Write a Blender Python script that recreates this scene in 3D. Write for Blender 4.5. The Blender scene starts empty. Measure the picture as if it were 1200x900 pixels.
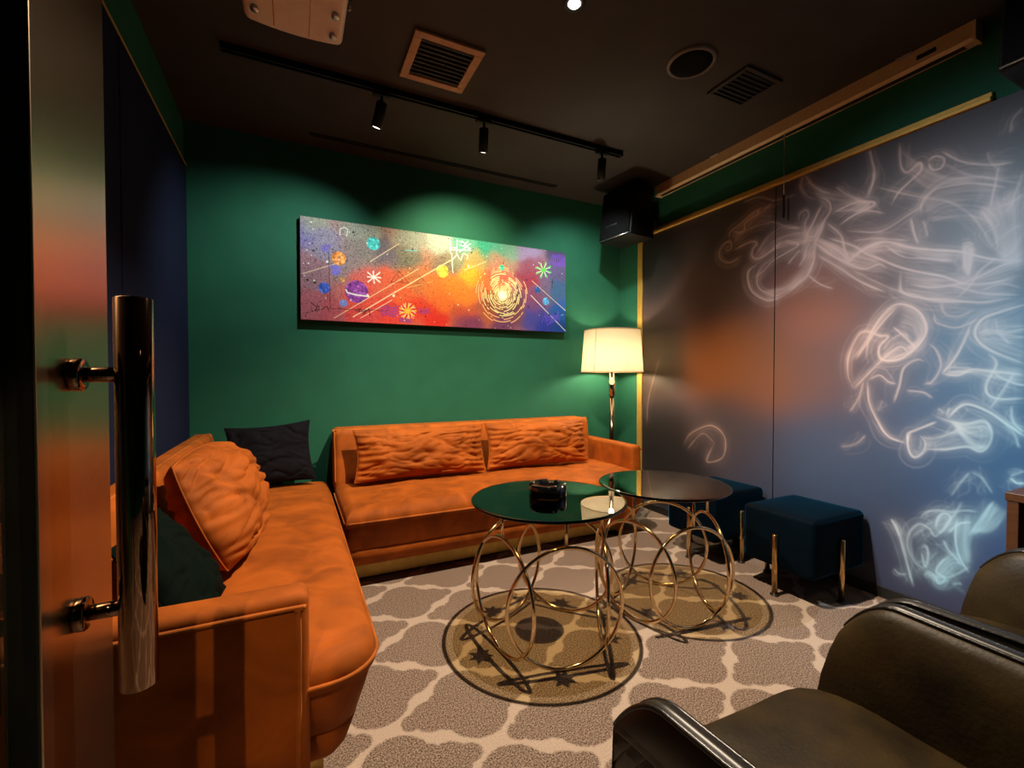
import bpy, bmesh, math, random
import numpy as np
from mathutils import Vector, Matrix, noise

# ------------------------------------------------------------------ camera, world, exposure, lights
S = bpy.context.scene
COL = S.collection
EXPOSURE = 0.0
DOWNLIGHT_W = 330.0
TRACK_W = (80.0, 95.0, 58.0)
BULB_STRENGTH = 320.0
CORRIDOR_W = 240.0
MURAL_FILL_W = 190.0
SEATING_FILL_W = 10.0

cam_data = bpy.data.cameras.new('camera')
cam = bpy.data.objects.new('camera', cam_data)
COL.objects.link(cam)
cam.location = (0, 0, 1.1)
cam.rotation_euler = (math.radians(90 - 1.09), 0, math.radians(-25.95))
cam_data.sensor_width = 36
cam_data.lens = 526 / 1200 * 36
cam_data.clip_start = 0.02
S.camera = cam

world = bpy.data.worlds.new('world')
S.world = world
world.use_nodes = True
world.node_tree.nodes['Background'].inputs[0].default_value = (0.02, 0.02, 0.025, 1)
world.node_tree.nodes['Background'].inputs[1].default_value = 0.2

vs = S.view_settings
vs.view_transform = 'Standard'
vs.look = 'None'
vs.exposure = EXPOSURE
vs.gamma = 1
vs.use_curve_mapping = False
S.cycles.use_denoising = True
S.cycles.max_bounces = 10
S.cycles.diffuse_bounces = 5
S.cycles.glossy_bounces = 5
S.cycles.transparent_max_bounces = 16
S.cycles.sample_clamp_indirect = 6
S.cycles.caustics_reflective = False

def spot(name, loc, target, watts, color, angle, blend, radius):
    d = bpy.data.lights.new(name, 'SPOT')
    d.energy = watts
    d.color = color
    d.spot_size = math.radians(angle)
    d.spot_blend = blend
    d.shadow_soft_size = radius
    o = bpy.data.objects.new(name, d)
    COL.objects.link(o)
    o.location = loc
    o.rotation_euler = (Vector(target) - Vector(loc)).to_track_quat('-Z', 'Y').to_euler()
    return o

WARM = (1.0, 0.72, 0.42)
CEIL = 2.58
XL, XR, YB, YF = -0.564, 2.625, 3.2, -1.7
spot('table_downlight_light', (1.017, 1.523, CEIL - 0.02), (1.02, 1.56, 0), DOWNLIGHT_W, (1.0, 0.80, 0.59), 120, 0.6, 0.012)
HEADS = [(0.42, 2.395), (0.986, 2.39), (1.81, 2.385)]
HEAD_DIRS = [Vector((-0.40, 0.60, -0.92)), Vector((0.12, 0.66, -0.74)), Vector((0.26, 0.64, -0.80))]
HEAD_COLS = [(0.88, 1.0, 0.98), (1.0, 0.95, 0.66), (0.88, 1.0, 0.95)]
for (hx, hy), hd, hc, hw in zip(HEADS, HEAD_DIRS, HEAD_COLS, TRACK_W):
    hd.normalize()
    p = Vector((hx, hy, CEIL - 0.085)) + hd * 0.088
    spot('track_light_beam', p, p + hd, hw, hc, 102, 0.9, 0.02)
spot('corridor_downlight_light', (-0.53, -0.54, CEIL - 0.02), (-0.045, 1.12, 0.33), CORRIDOR_W, (1.0, 0.72, 0.46), 9.5, 0.2, 0.012)
spot('seating_fill_light', (1.30, -0.30, CEIL - 0.02), (1.35, 0.25, 0.4), SEATING_FILL_W, (1.0, 0.74, 0.45), 95, 0.8, 0.03)  # unseen fill added overhead to lift the armchairs, no fitting there
spot('mural_fill_spot', (0.20, 1.60, 2.36), (2.62, 0.85, 0.90), MURAL_FILL_W, (0.80, 0.90, 1.0), 66, 1.0, 0.02)  # added spot at the projector's place, put in to brighten the mural

# ------------------------------------------------------------------ helpers
def tag(o, label, cat, group=None):
    o['label'] = label
    o['category'] = cat
    if group:
        o['group'] = group
    return o

def wpos(o):
    p = Vector((0, 0, 0))
    while o is not None:
        p += o.location
        o = o.parent
    return p

def thing(name, label, cat, loc, group=None):
    o = bpy.data.objects.new(name, None)
    COL.objects.link(o)
    o.location = loc
    o.empty_display_size = 0.1
    return tag(o, label, cat, group)

def mesh(name, verts, faces, mat, parent=None, smooth=True, fix=True, origin=None):
    off = wpos(parent) if parent is not None else Vector(origin or (0, 0, 0))
    me = bpy.data.meshes.new(name)
    me.from_pydata([tuple(Vector(v) - off) for v in verts], [], [tuple(f) for f in faces])
    if fix:
        bm = bmesh.new()
        bm.from_mesh(me)
        bmesh.ops.recalc_face_normals(bm, faces=bm.faces)
        bm.to_mesh(me)
        bm.free()
    if smooth:
        me.polygons.foreach_set('use_smooth', [True] * len(me.polygons))
    me.materials.append(mat)
    o = bpy.data.objects.new(name, me)
    COL.objects.link(o)
    if parent is not None:
        o.parent = parent
    elif origin is not None:
        o.location = origin
    return o

def structure(o):
    o['kind'] = 'structure'
    return o

def join(*ms):
    V, F = [], []
    for v, f in ms:
        n = len(V)
        V += [tuple(p) for p in v]
        F += [tuple(i + n for i in q) for q in f]
    return V, F

def box(x0, x1, y0, y1, z0, z1, bev=0.0, seg=2, fn=None, cuts=0):
    bm = bmesh.new()
    bmesh.ops.create_cube(bm, size=1)
    for v in bm.verts:
        v.co = Vector(((x0 + x1) / 2 + v.co.x * (x1 - x0), (y0 + y1) / 2 + v.co.y * (y1 - y0), (z0 + z1) / 2 + v.co.z * (z1 - z0)))
    if bev:
        bmesh.ops.bevel(bm, geom=bm.edges[:], offset=bev, segments=seg, profile=0.5, affect='EDGES')
    if cuts:
        lo, hi = (x0, y0, z0), (x1, y1, z1)
        for ax in range(3):
            p0, p1 = lo[ax] + bev * 1.05, hi[ax] - bev * 1.05
            m = min(cuts, int((p1 - p0) / 0.03))
            for k in range(1, m + 1):
                co = [0, 0, 0]; no = [0, 0, 0]
                co[ax] = p0 + (p1 - p0) * k / (m + 1); no[ax] = 1
                bmesh.ops.bisect_plane(bm, geom=bm.verts[:] + bm.edges[:] + bm.faces[:], plane_co=co, plane_no=no)
    if fn:
        for v in bm.verts:
            v.co = Vector(fn(v.co))
    V = [tuple(v.co) for v in bm.verts]
    bm.verts.index_update()
    F = [[v.index for v in f.verts] for f in bm.faces]
    bm.free()
    return V, F

def lathe(prof, c=(0, 0, 0), n=48, caps=True, axis=None):
    V, F = [], []
    for r, z in prof:
        for k in range(n):
            a = 2 * math.pi * k / n
            V.append(Vector((r * math.cos(a), r * math.sin(a), z)))
    m = len(prof)
    for i in range(m - 1):
        for k in range(n):
            F.append((i * n + k, i * n + (k + 1) % n, (i + 1) * n + (k + 1) % n, (i + 1) * n + k))
    if caps:
        F.append(tuple(range(n - 1, -1, -1)))
        F.append(tuple((m - 1) * n + k for k in range(n)))
    q = Vector((0, 0, 1)).rotation_difference(Vector(axis)) if axis is not None else None
    out = []
    for v in V:
        if q:
            v = q @ v
        out.append(tuple(v + Vector(c)))
    return out, F

def tube(path, r, n=10, closed=False, caps=True):
    P = [Vector(p) for p in path]
    m = len(P)
    V, F = [], []
    t0 = (P[1] - P[0]).normalized()
    up = Vector((0, 0, 1)) if abs(t0.z) < 0.9 else Vector((1, 0, 0))
    nrm = (up - t0 * up.dot(t0)).normalized()
    for i in range(m):
        if closed:
            t = (P[(i + 1) % m] - P[i - 1]).normalized()
        else:
            t = (P[min(i + 1, m - 1)] - P[max(i - 1, 0)]).normalized()
        nrm = (nrm - t * nrm.dot(t)).normalized()
        b = t.cross(nrm)
        rr = r(i / (m - 1)) if callable(r) else r
        for k in range(n):
            a = 2 * math.pi * k / n
            V.append(tuple(P[i] + (nrm * math.cos(a) + b * math.sin(a)) * rr))
    for i in range(m if closed else m - 1):
        j = (i + 1) % m
        for k in range(n):
            F.append((i * n + k, i * n + (k + 1) % n, j * n + (k + 1) % n, j * n + k))
    if caps and not closed:
        F.append(tuple(range(n - 1, -1, -1)))
        F.append(tuple((m - 1) * n + k for k in range(n)))
    return V, F

def spline(pts, per=8, closed=False):
    P = [Vector(p) for p in pts]
    n = len(P)
    out = []
    for i in range(n if closed else n - 1):
        if closed:
            a, b, c, d = P[i - 1], P[i], P[(i + 1) % n], P[(i + 2) % n]
        else:
            a, b, c, d = P[max(i - 1, 0)], P[i], P[i + 1], P[min(i + 2, n - 1)]
        for k in range(per):
            t = k / per
            out.append(0.5 * ((2 * b) + (c - a) * t + (2 * a - 5 * b + 4 * c - d) * t * t + (3 * b - a - 3 * c + d) * t ** 3))
    if not closed:
        out.append(P[-1])
    return out

def prism(poly, d0, d1, place):
    """extrude a 2-D polygon between two depths; place(u, v, d) -> xyz"""
    n = len(poly)
    V = [place(u, v, d0) for u, v in poly] + [place(u, v, d1) for u, v in poly]
    F = [tuple(range(n)), tuple(range(2 * n - 1, n - 1, -1))] + [(i, (i + 1) % n, n + (i + 1) % n, n + i) for i in range(n)]
    return V, F

# ------------------------------------------------------------------ materials
def srgb(r, g, b):
    f = lambda c: (c / 255 / 12.92) if c / 255 <= 0.04045 else ((c / 255 + 0.055) / 1.055) ** 2.4
    return (f(r), f(g), f(b))

def new_mat(name):
    m = bpy.data.materials.new(name)
    m.use_nodes = True
    return m, m.node_tree.nodes, m.node_tree.links, m.node_tree.nodes['Principled BSDF']

def pm(name, col, rough=0.5, metal=0.0, var=0.15, scale=30.0, bump=0.0, bscale=200.0, sheen=0.0, sheen_tint=None, coat=0.0, spec=0.5, stretch=(1, 1, 1), spec_tint=None):
    m, N, L, B = new_mat(name)
    tc = N.new('ShaderNodeTexCoord')
    mp = N.new('ShaderNodeMapping')
    mp.inputs['Scale'].default_value = stretch
    L.new(tc.outputs['Object'], mp.inputs['Vector'])
    nz = N.new('ShaderNodeTexNoise')
    nz.inputs['Scale'].default_value = scale
    nz.inputs['Detail'].default_value = 4
    L.new(mp.outputs[0], nz.inputs['Vector'])
    rp = N.new('ShaderNodeValToRGB')
    rp.color_ramp.elements[0].position = 0.3
    rp.color_ramp.elements[1].position = 0.7
    rp.color_ramp.elements[0].color = (*[c * (1 - var) for c in col], 1)
    rp.color_ramp.elements[1].color = (*[min(1, c * (1 + var)) for c in col], 1)
    L.new(nz.outputs['Fac'], rp.inputs['Fac'])
    L.new(rp.outputs['Color'], B.inputs['Base Color'])
    B.inputs['Roughness'].default_value = rough
    B.inputs['Metallic'].default_value = metal
    B.inputs['Specular IOR Level'].default_value = spec
    if spec_tint:
        B.inputs['Specular Tint'].default_value = (*spec_tint, 1)
    if sheen:
        B.inputs['Sheen Weight'].default_value = sheen
        B.inputs['Sheen Roughness'].default_value = 0.4
        B.inputs['Sheen Tint'].default_value = (*(sheen_tint or col), 1)
    if coat:
        B.inputs['Coat Weight'].default_value = coat
        B.inputs['Coat Roughness'].default_value = 0.08
    if bump:
        n2 = N.new('ShaderNodeTexNoise')
        n2.inputs['Scale'].default_value = bscale
        n2.inputs['Detail'].default_value = 3
        L.new(mp.outputs[0], n2.inputs['Vector'])
        bp = N.new('ShaderNodeBump')
        bp.inputs['Strength'].default_value = bump
        bp.inputs['Distance'].default_value = 0.004
        L.new(n2.outputs['Fac'], bp.inputs['Height'])
        L.new(bp.outputs['Normal'], B.inputs['Normal'])
    return m

def emit(name, col, strength):
    m, N, L, B = new_mat(name)
    B.inputs['Base Color'].default_value = (0.8, 0.8, 0.8, 1)
    B.inputs['Emission Color'].default_value = (*col, 1)
    B.inputs['Emission Strength'].default_value = strength
    return m

def tinted_glass(name, tint, ior=1.5, rough=0.0, thin=False):
    m, N, L, B = new_mat(name)
    N.remove(B)
    tr = N.new('ShaderNodeBsdfTransparent')
    tr.inputs['Color'].default_value = (*tint, 1)
    gl = N.new('ShaderNodeBsdfGlossy')
    gl.inputs['Roughness'].default_value = rough
    gl.inputs['Color'].default_value = (1, 1, 1, 1)
    fr = N.new('ShaderNodeFresnel')
    fr.inputs['IOR'].default_value = ior
    if thin:      # the same share mirrored at both faces of a thin pane
        ge = N.new('ShaderNodeNewGeometry')
        mr = N.new('ShaderNodeMapRange')
        mr.inputs['To Min'].default_value = ior
        mr.inputs['To Max'].default_value = 1 / ior
        L.new(ge.outputs['Backfacing'], mr.inputs['Value'])
        L.new(mr.outputs[0], fr.inputs['IOR'])
    mx = N.new('ShaderNodeMixShader')
    L.new(fr.outputs[0], mx.inputs[0])
    L.new(tr.outputs[0], mx.inputs[1])
    L.new(gl.outputs[0], mx.inputs[2])
    L.new(mx.outputs[0], N['Material Output'].inputs['Surface'])
    return m

def print_mat(name, rough, coat=0.0, spec=0.5):
    m, N, L, B = new_mat(name)
    at = N.new('ShaderNodeAttribute')
    at.attribute_name = 'print'
    L.new(at.outputs['Color'], B.inputs['Base Color'])
    B.inputs['Roughness'].default_value = rough
    B.inputs['Specular IOR Level'].default_value = spec
    B.inputs['Coat Weight'].default_value = coat
    B.inputs['Coat Roughness'].default_value = 0.25
    return m

def carpet_mat():
    m, N, L, B = new_mat('trellis_carpet')
    tc = N.new('ShaderNodeTexCoord')
    P = tc.outputs['Object']
    # coordinates in the rug's own lattice, slightly turned against the room
    mp = N.new('ShaderNodeMapping')
    mp.vector_type = 'TEXTURE'
    mp.inputs['Location'].default_value = (0.489, 2.178, 0)
    mp.inputs['Rotation'].default_value = (0, 0, math.radians(3.2))
    L.new(P, mp.inputs['Vector'])
    wob = N.new('ShaderNodeTexNoise')
    wob.inputs['Scale'].default_value = 55
    wob.inputs['Detail'].default_value = 2
    L.new(P, wob.inputs['Vector'])
    wm = N.new('ShaderNodeVectorMath'); wm.operation = 'MULTIPLY_ADD'
    L.new(wob.outputs['Color'], wm.inputs[0])
    wm.inputs[1].default_value = (0.012, 0.012, 0)
    L.new(mp.outputs[0], wm.inputs[2])
    def math_(op, a, b=None):
        n = N.new('ShaderNodeMath'); n.operation = op
        for i, x in enumerate((a, b)):
            if x is None:
                continue
            if isinstance(x, (int, float)):
                n.inputs[i].default_value = x
            else:
                L.new(x, n.inputs[i])
        return n.outputs[0]
    PX, PY = 0.277, 0.191
    ds = []
    for off in ((0, 0), (PX, PY)):
        ad = N.new('ShaderNodeVectorMath'); ad.operation = 'ADD'
        L.new(wm.outputs[0], ad.inputs[0]); ad.inputs[1].default_value = (*off, 0)
        wr = N.new('ShaderNodeVectorMath'); wr.operation = 'WRAP'
        L.new(ad.outputs[0], wr.inputs[0])
        wr.inputs[1].default_value = (PX, PY, 1); wr.inputs[2].default_value = (-PX, -PY, -1)
        ab = N.new('ShaderNodeVectorMath'); ab.operation = 'ABSOLUTE'
        L.new(wr.outputs[0], ab.inputs[0])
        for cx, cy, r in ((0.130, 0.0, 0.070), (0.0, 0.064, 0.100), (0.196, 0.0, 0.036), (0.070, 0.030, 0.066)):
            di = N.new('ShaderNodeVectorMath'); di.operation = 'DISTANCE'
            fl = N.new('ShaderNodeVectorMath'); fl.operation = 'MULTIPLY'
            L.new(ab.outputs[0], fl.inputs[0]); fl.inputs[1].default_value = (1, 1, 0)
            L.new(fl.outputs[0], di.inputs[0]); di.inputs[1].default_value = (cx, cy, 0)
            ds.append(math_('SUBTRACT', di.outputs['Value'], r))
    d = ds[0]
    for e in ds[1:]:
        d = math_('MINIMUM', d, e)
    mr = N.new('ShaderNodeMapRange')
    L.new(d, mr.inputs['Value'])
    mr.inputs['From Min'].default_value = -0.004; mr.inputs['From Max'].default_value = 0.004
    sp = N.new('ShaderNodeTexNoise'); sp.inputs['Scale'].default_value = 200; sp.inputs['Detail'].default_value = 3; sp.inputs['Roughness'].default_value = 0.7
    L.new(P, sp.inputs['Vector'])
    r1 = N.new('ShaderNodeValToRGB')
    r1.color_ramp.elements[0].position = 0.41; r1.color_ramp.elements[1].position = 0.61
    r1.color_ramp.elements[0].color = (*TILE_DARK, 1); r1.color_ramp.elements[1].color = (*TILE_LIGHT, 1)
    L.new(sp.outputs['Fac'], r1.inputs['Fac'])
    r2 = N.new('ShaderNodeValToRGB')
    r2.color_ramp.elements[0].position = 0.3; r2.color_ramp.elements[1].position = 0.7
    r2.color_ramp.elements[0].color = (*LINE_DARK, 1); r2.color_ramp.elements[1].color = (*LINE_LIGHT, 1)
    L.new(sp.outputs['Fac'], r2.inputs['Fac'])
    mx = N.new('ShaderNodeMix'); mx.data_type = 'RGBA'
    L.new(mr.outputs[0], mx.inputs['Factor']); L.new(r1.outputs[0], mx.inputs['A']); L.new(r2.outputs[0], mx.inputs['B'])
    L.new(mx.outputs['Result'], B.inputs['Base Color'])
    B.inputs['Roughness'].default_value = 0.95
    B.inputs['Specular IOR Level'].default_value = 0.1
    bp = N.new('ShaderNodeBump'); bp.inputs['Strength'].default_value = 0.5; bp.inputs['Distance'].default_value = 0.004
    L.new(sp.outputs['Fac'], bp.inputs['Height']); L.new(bp.outputs[0], B.inputs['Normal'])
    return m

def velvet(name, col, sheen=0.5, tint=None, spec=0.2, sheen_rough=0.35):
    m, N, L, B = new_mat(name)
    tc = N.new('ShaderNodeTexCoord')
    n1 = N.new('ShaderNodeTexNoise'); n1.inputs['Scale'].default_value = 7; n1.inputs['Detail'].default_value = 5; n1.inputs['Distortion'].default_value = 0.8
    L.new(tc.outputs['Object'], n1.inputs['Vector'])
    r = N.new('ShaderNodeValToRGB')
    r.color_ramp.elements[0].position = 0.35; r.color_ramp.elements[1].position = 0.68
    r.color_ramp.elements[0].color = (*[c * 0.72 for c in col], 1); r.color_ramp.elements[1].color = (*[min(1, c * 1.25) for c in col], 1)
    L.new(n1.outputs['Fac'], r.inputs['Fac']); L.new(r.outputs[0], B.inputs['Base Color'])
    B.inputs['Roughness'].default_value = 0.75
    B.inputs['Specular IOR Level'].default_value = spec
    B.inputs['Sheen Weight'].default_value = sheen
    B.inputs['Sheen Roughness'].default_value = sheen_rough
    B.inputs['Sheen Tint'].default_value = (*(tint or col), 1)
    n2 = N.new('ShaderNodeTexNoise'); n2.inputs['Scale'].default_value = 420
    L.new(tc.outputs['Object'], n2.inputs['Vector'])
    bp = N.new('ShaderNodeBump'); bp.inputs['Strength'].default_value = 0.15; bp.inputs['Distance'].default_value = 0.002
    L.new(n2.outputs['Fac'], bp.inputs['Height']); L.new(bp.outputs[0], B.inputs['Normal'])
    return m

def quilt_mat():
    """dark leather with slanted stitched channels between level seams"""
    m, N, L, B = new_mat('quilted_leather')
    tc = N.new('ShaderNodeTexCoord')
    sx = N.new('ShaderNodeSeparateXYZ'); L.new(tc.outputs['Object'], sx.inputs[0])
    def math_(op, a, b=None):
        n = N.new('ShaderNodeMath'); n.operation = op
        for i, x in enumerate((a, b)):
            if x is None: continue
            if isinstance(x, (int, float)): n.inputs[i].default_value = x
            else: L.new(x, n.inputs[i])
        return n.outputs[0]
    sl = math_('ADD', sx.outputs['Y'], math_('MULTIPLY', sx.outputs['Z'], 0.7))
    st = math_('ABSOLUTE', math_('SINE', math_('MULTIPLY', sl, math.pi / 0.03)))
    lv = math_('ABSOLUTE', math_('SINE', math_('MULTIPLY', sx.outputs['Z'], math.pi / 0.075)))
    h = math_('MULTIPLY', math_('POWER', st, 0.4), math_('POWER', lv, 0.3))
    mk = N.new('ShaderNodeMapRange'); L.new(sx.outputs['Z'], mk.inputs['Value'])
    mk.inputs['From Min'].default_value = 0.50; mk.inputs['From Max'].default_value = 0.54
    mk.inputs['To Min'].default_value = 1; mk.inputs['To Max'].default_value = 0
    h = math_('MULTIPLY', h, mk.outputs[0])
    bp = N.new('ShaderNodeBump'); bp.inputs['Strength'].default_value = 0.9; bp.inputs['Distance'].default_value = 0.006
    L.new(h, bp.inputs['Height']); L.new(bp.outputs[0], B.inputs['Normal'])
    B.inputs['Base Color'].default_value = (0.010, 0.009, 0.006, 1)
    B.inputs['Roughness'].default_value = 0.38
    return m

TILE_DARK, TILE_LIGHT = (0.085, 0.055, 0.040), (0.43, 0.32, 0.25)
LINE_DARK, LINE_LIGHT = (0.42, 0.32, 0.25), (0.60, 0.48, 0.39)
ORANGE = (0.36, 0.083, 0.007)
M = dict(
    green=pm('green_wall_paint', (0.021, 0.118, 0.067), 0.7, spec=0.12, var=0.06, scale=6, bump=0.05, bscale=160),
    ceiling=pm('black_brown_ceiling_paint', (0.026, 0.020, 0.015), 0.7, var=0.2, scale=4, bump=0.1, bscale=60),
    navy=pm('navy_felt', (0.010, 0.014, 0.038), 0.95, spec=0.1, var=0.3, scale=90, bump=0.4, bscale=300),
    gold=pm('brushed_gold_trim', (0.74, 0.43, 0.09), 0.4, 0.45, var=0.08),
    cassette=pm('champagne_cassette', (0.62, 0.42, 0.22), 0.45, var=0.06),
    wallboard=pm('mural_board_edge', (0.03, 0.03, 0.032), 0.6),
    carpet=carpet_mat(),
    dark=pm('dark_base_paint', (0.012, 0.011, 0.010), 0.4),
    velvet=velvet('burnt_orange_velvet', ORANGE, 0.12, (1.0, 0.40, 0.10)),
    piping=velvet('orange_piping', (0.42, 0.11, 0.014), 0.3, (1.0, 0.5, 0.2)),
    brass_plinth=pm('olive_brass_plinth', (0.50, 0.33, 0.09), 0.42, 0.75, var=0.1),
    blackcloth=pm('black_cotton', (0.006, 0.005, 0.007), 0.85, bump=0.3, bscale=500, sheen=0.05, sheen_tint=(0.4, 0.3, 0.5), spec=0.1),
    greencloth=pm('dark_green_cotton', (0.002, 0.006, 0.0045), 0.9, bump=0.3, bscale=500, spec=0.05),
    teal=velvet('teal_blue_velvet', (0.0004, 0.003, 0.006), 1.0, (0.0, 0.30, 0.66), spec=0.05, sheen_rough=0.25),
    brass=pm('antique_brass_tube', (0.66, 0.42, 0.17), 0.22, 1.0, var=0.1),
    gilt=pm('polished_pale_gold', (0.80, 0.60, 0.36), 0.12, 1.0, var=0.06),
    glass=tinted_glass('smoked_glass', (0.80, 0.72, 0.51), 1.6),
    glassedge=tinted_glass('bevelled_glass_edge', (0.12, 0.11, 0.08), 1.6),
    glasscaustic=tinted_glass('caustic_band_glass', (0.98, 0.93, 0.76), 1.6),
    ash=pm('black_glass', (0.004, 0.004, 0.004), 0.04, coat=0.5),
    chrome=pm('smoked_chrome', (0.55, 0.50, 0.46), 0.08, 1.0, var=0.04),
    polechrome=pm('dark_polished_pole', (0.20, 0.16, 0.14), 0.12, 1.0, var=0.1),
    black=pm('black_plastic', (0.006, 0.006, 0.006), 0.5, spec=0.2, bump=0.1, bscale=300),
    grille=pm('speaker_cloth', (0.004, 0.004, 0.004), 0.8, spec=0.1, bump=0.5, bscale=900),
    badge=pm('silver_badge', (0.6, 0.6, 0.58), 0.3, 1.0),
    ventwood=pm('tan_painted_vent_frame', (0.48, 0.26, 0.13), 0.5),
    slat=pm('dark_vent_slats', (0.008, 0.008, 0.007), 0.6),
    projector=pm('white_projector_plastic', (0.85, 0.72, 0.55), 0.4, var=0.04),
    leather=pm('olive_brown_leather', (0.024, 0.0145, 0.0038), 0.5, var=0.65, scale=9, bump=0.18, bscale=110, spec=0.22),
    leatherdark=pm('black_leather_edge', (0.006, 0.0055, 0.0045), 0.33, var=0.3, scale=12, bump=0.2, bscale=120),
    quilt=quilt_mat(),
    wood=pm('orange_brown_veneer', (0.075, 0.026, 0.007), 0.45, var=0.3, scale=6, stretch=(12, 1, 12)),
    darkwood=pm('dark_recess_wood', (0.03, 0.014, 0.007), 0.5, var=0.2),
    lacquer=pm('black_door_lacquer', (0.008, 0.007, 0.006), 0.25),
    doorglass=tinted_glass('dark_door_glass', (0.90, 0.87, 0.80), 1.3, thin=True),
    stile=pm('brushed_bronze_plate', (0.46, 0.35, 0.24), 0.27, 1.0, var=0.03, scale=60, stretch=(1, 1, 0.02)),
    copper=pm('polished_copper_bronze', (0.27, 0.17, 0.11), 0.05, 1.0, var=0.03),
)

# ------------------------------------------------------------------ room shell
def slab(name, *b, mat, bev=0.0):
    return structure(mesh(name, *box(*b, bev=bev), mat, smooth=False))

T = 0.12
slab('floor', XL - T, XR + T, YF - T, YB + T, -0.1, 0.0, mat=M['carpet'])
slab('ceiling', XL - T, XR + T, YF - T, YB + T, CEIL, CEIL + 0.1, mat=M['ceiling'])
slab('wall_back', XL - T, XR + T, YB, YB + T, 0, CEIL, mat=M['green'])
slab('wall_left', XL - T, XL, YF, YB, 0, CEIL, mat=M['green'])
slab('wall_right', XR, XR + T, YF, YB, 0, CEIL, mat=M['green'])
slab('wall_front', XL - T, XR + T, YF - T, YF, 0, CEIL, mat=M['green'])
slab('baseboard_right', XR - 0.016, XR, -1.6, 2.885, 0, 0.055, mat=M['dark'], bev=0.003)
slab('baseboard_back', XL, XR, YB - 0.012, YB, 0, 0.07, mat=M['dark'], bev=0.003)
slab('trim_1', XL, XL + 0.016, 0.2, 3.185, 2.312, 2.326, mat=M['gold'], bev=0.002)
slab('trim_2', XR - 0.020, XR, 2.888, 2.945, 0.0, 2.236, mat=M['gold'], bev=0.004)
structure(mesh('trim_3', *join(box(XR - 0.030, XR, 0.82, 2.945, 2.236, 2.254, bev=0.003), box(XR - 0.018, XR, 0.82, 2.945, 2.254, 2.276, bev=0.003)), M['gold'], smooth=False))
# long slot in the ceiling near the back wall
structure(mesh('trim_4', *join(box(0.10, 1.86, 3.015, 3.022, CEIL - 0.006, CEIL), box(0.10, 1.86, 3.045, 3.052, CEIL - 0.006, CEIL), box(0.10, 1.86, 3.022, 3.045, CEIL - 0.002, CEIL)), M['dark'], smooth=False))

# felt panels on the left wall
for y0, y1, lab in ((2.060, 3.165, 'navy felt wall panel beside the green back wall, far one of the two under the gold strip'),
                    (0.92, 2.050, 'navy felt wall panel mostly hidden behind the open door and its pull handle')):
    o = mesh('felt_wall_panel', *box(XL, XL + 0.018, y0, y1, 0.0, 2.308, bev=0.004), M['navy'], smooth=False)
    tag(o, lab, 'wall panel', 'navy felt panels on the left wall')

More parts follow.
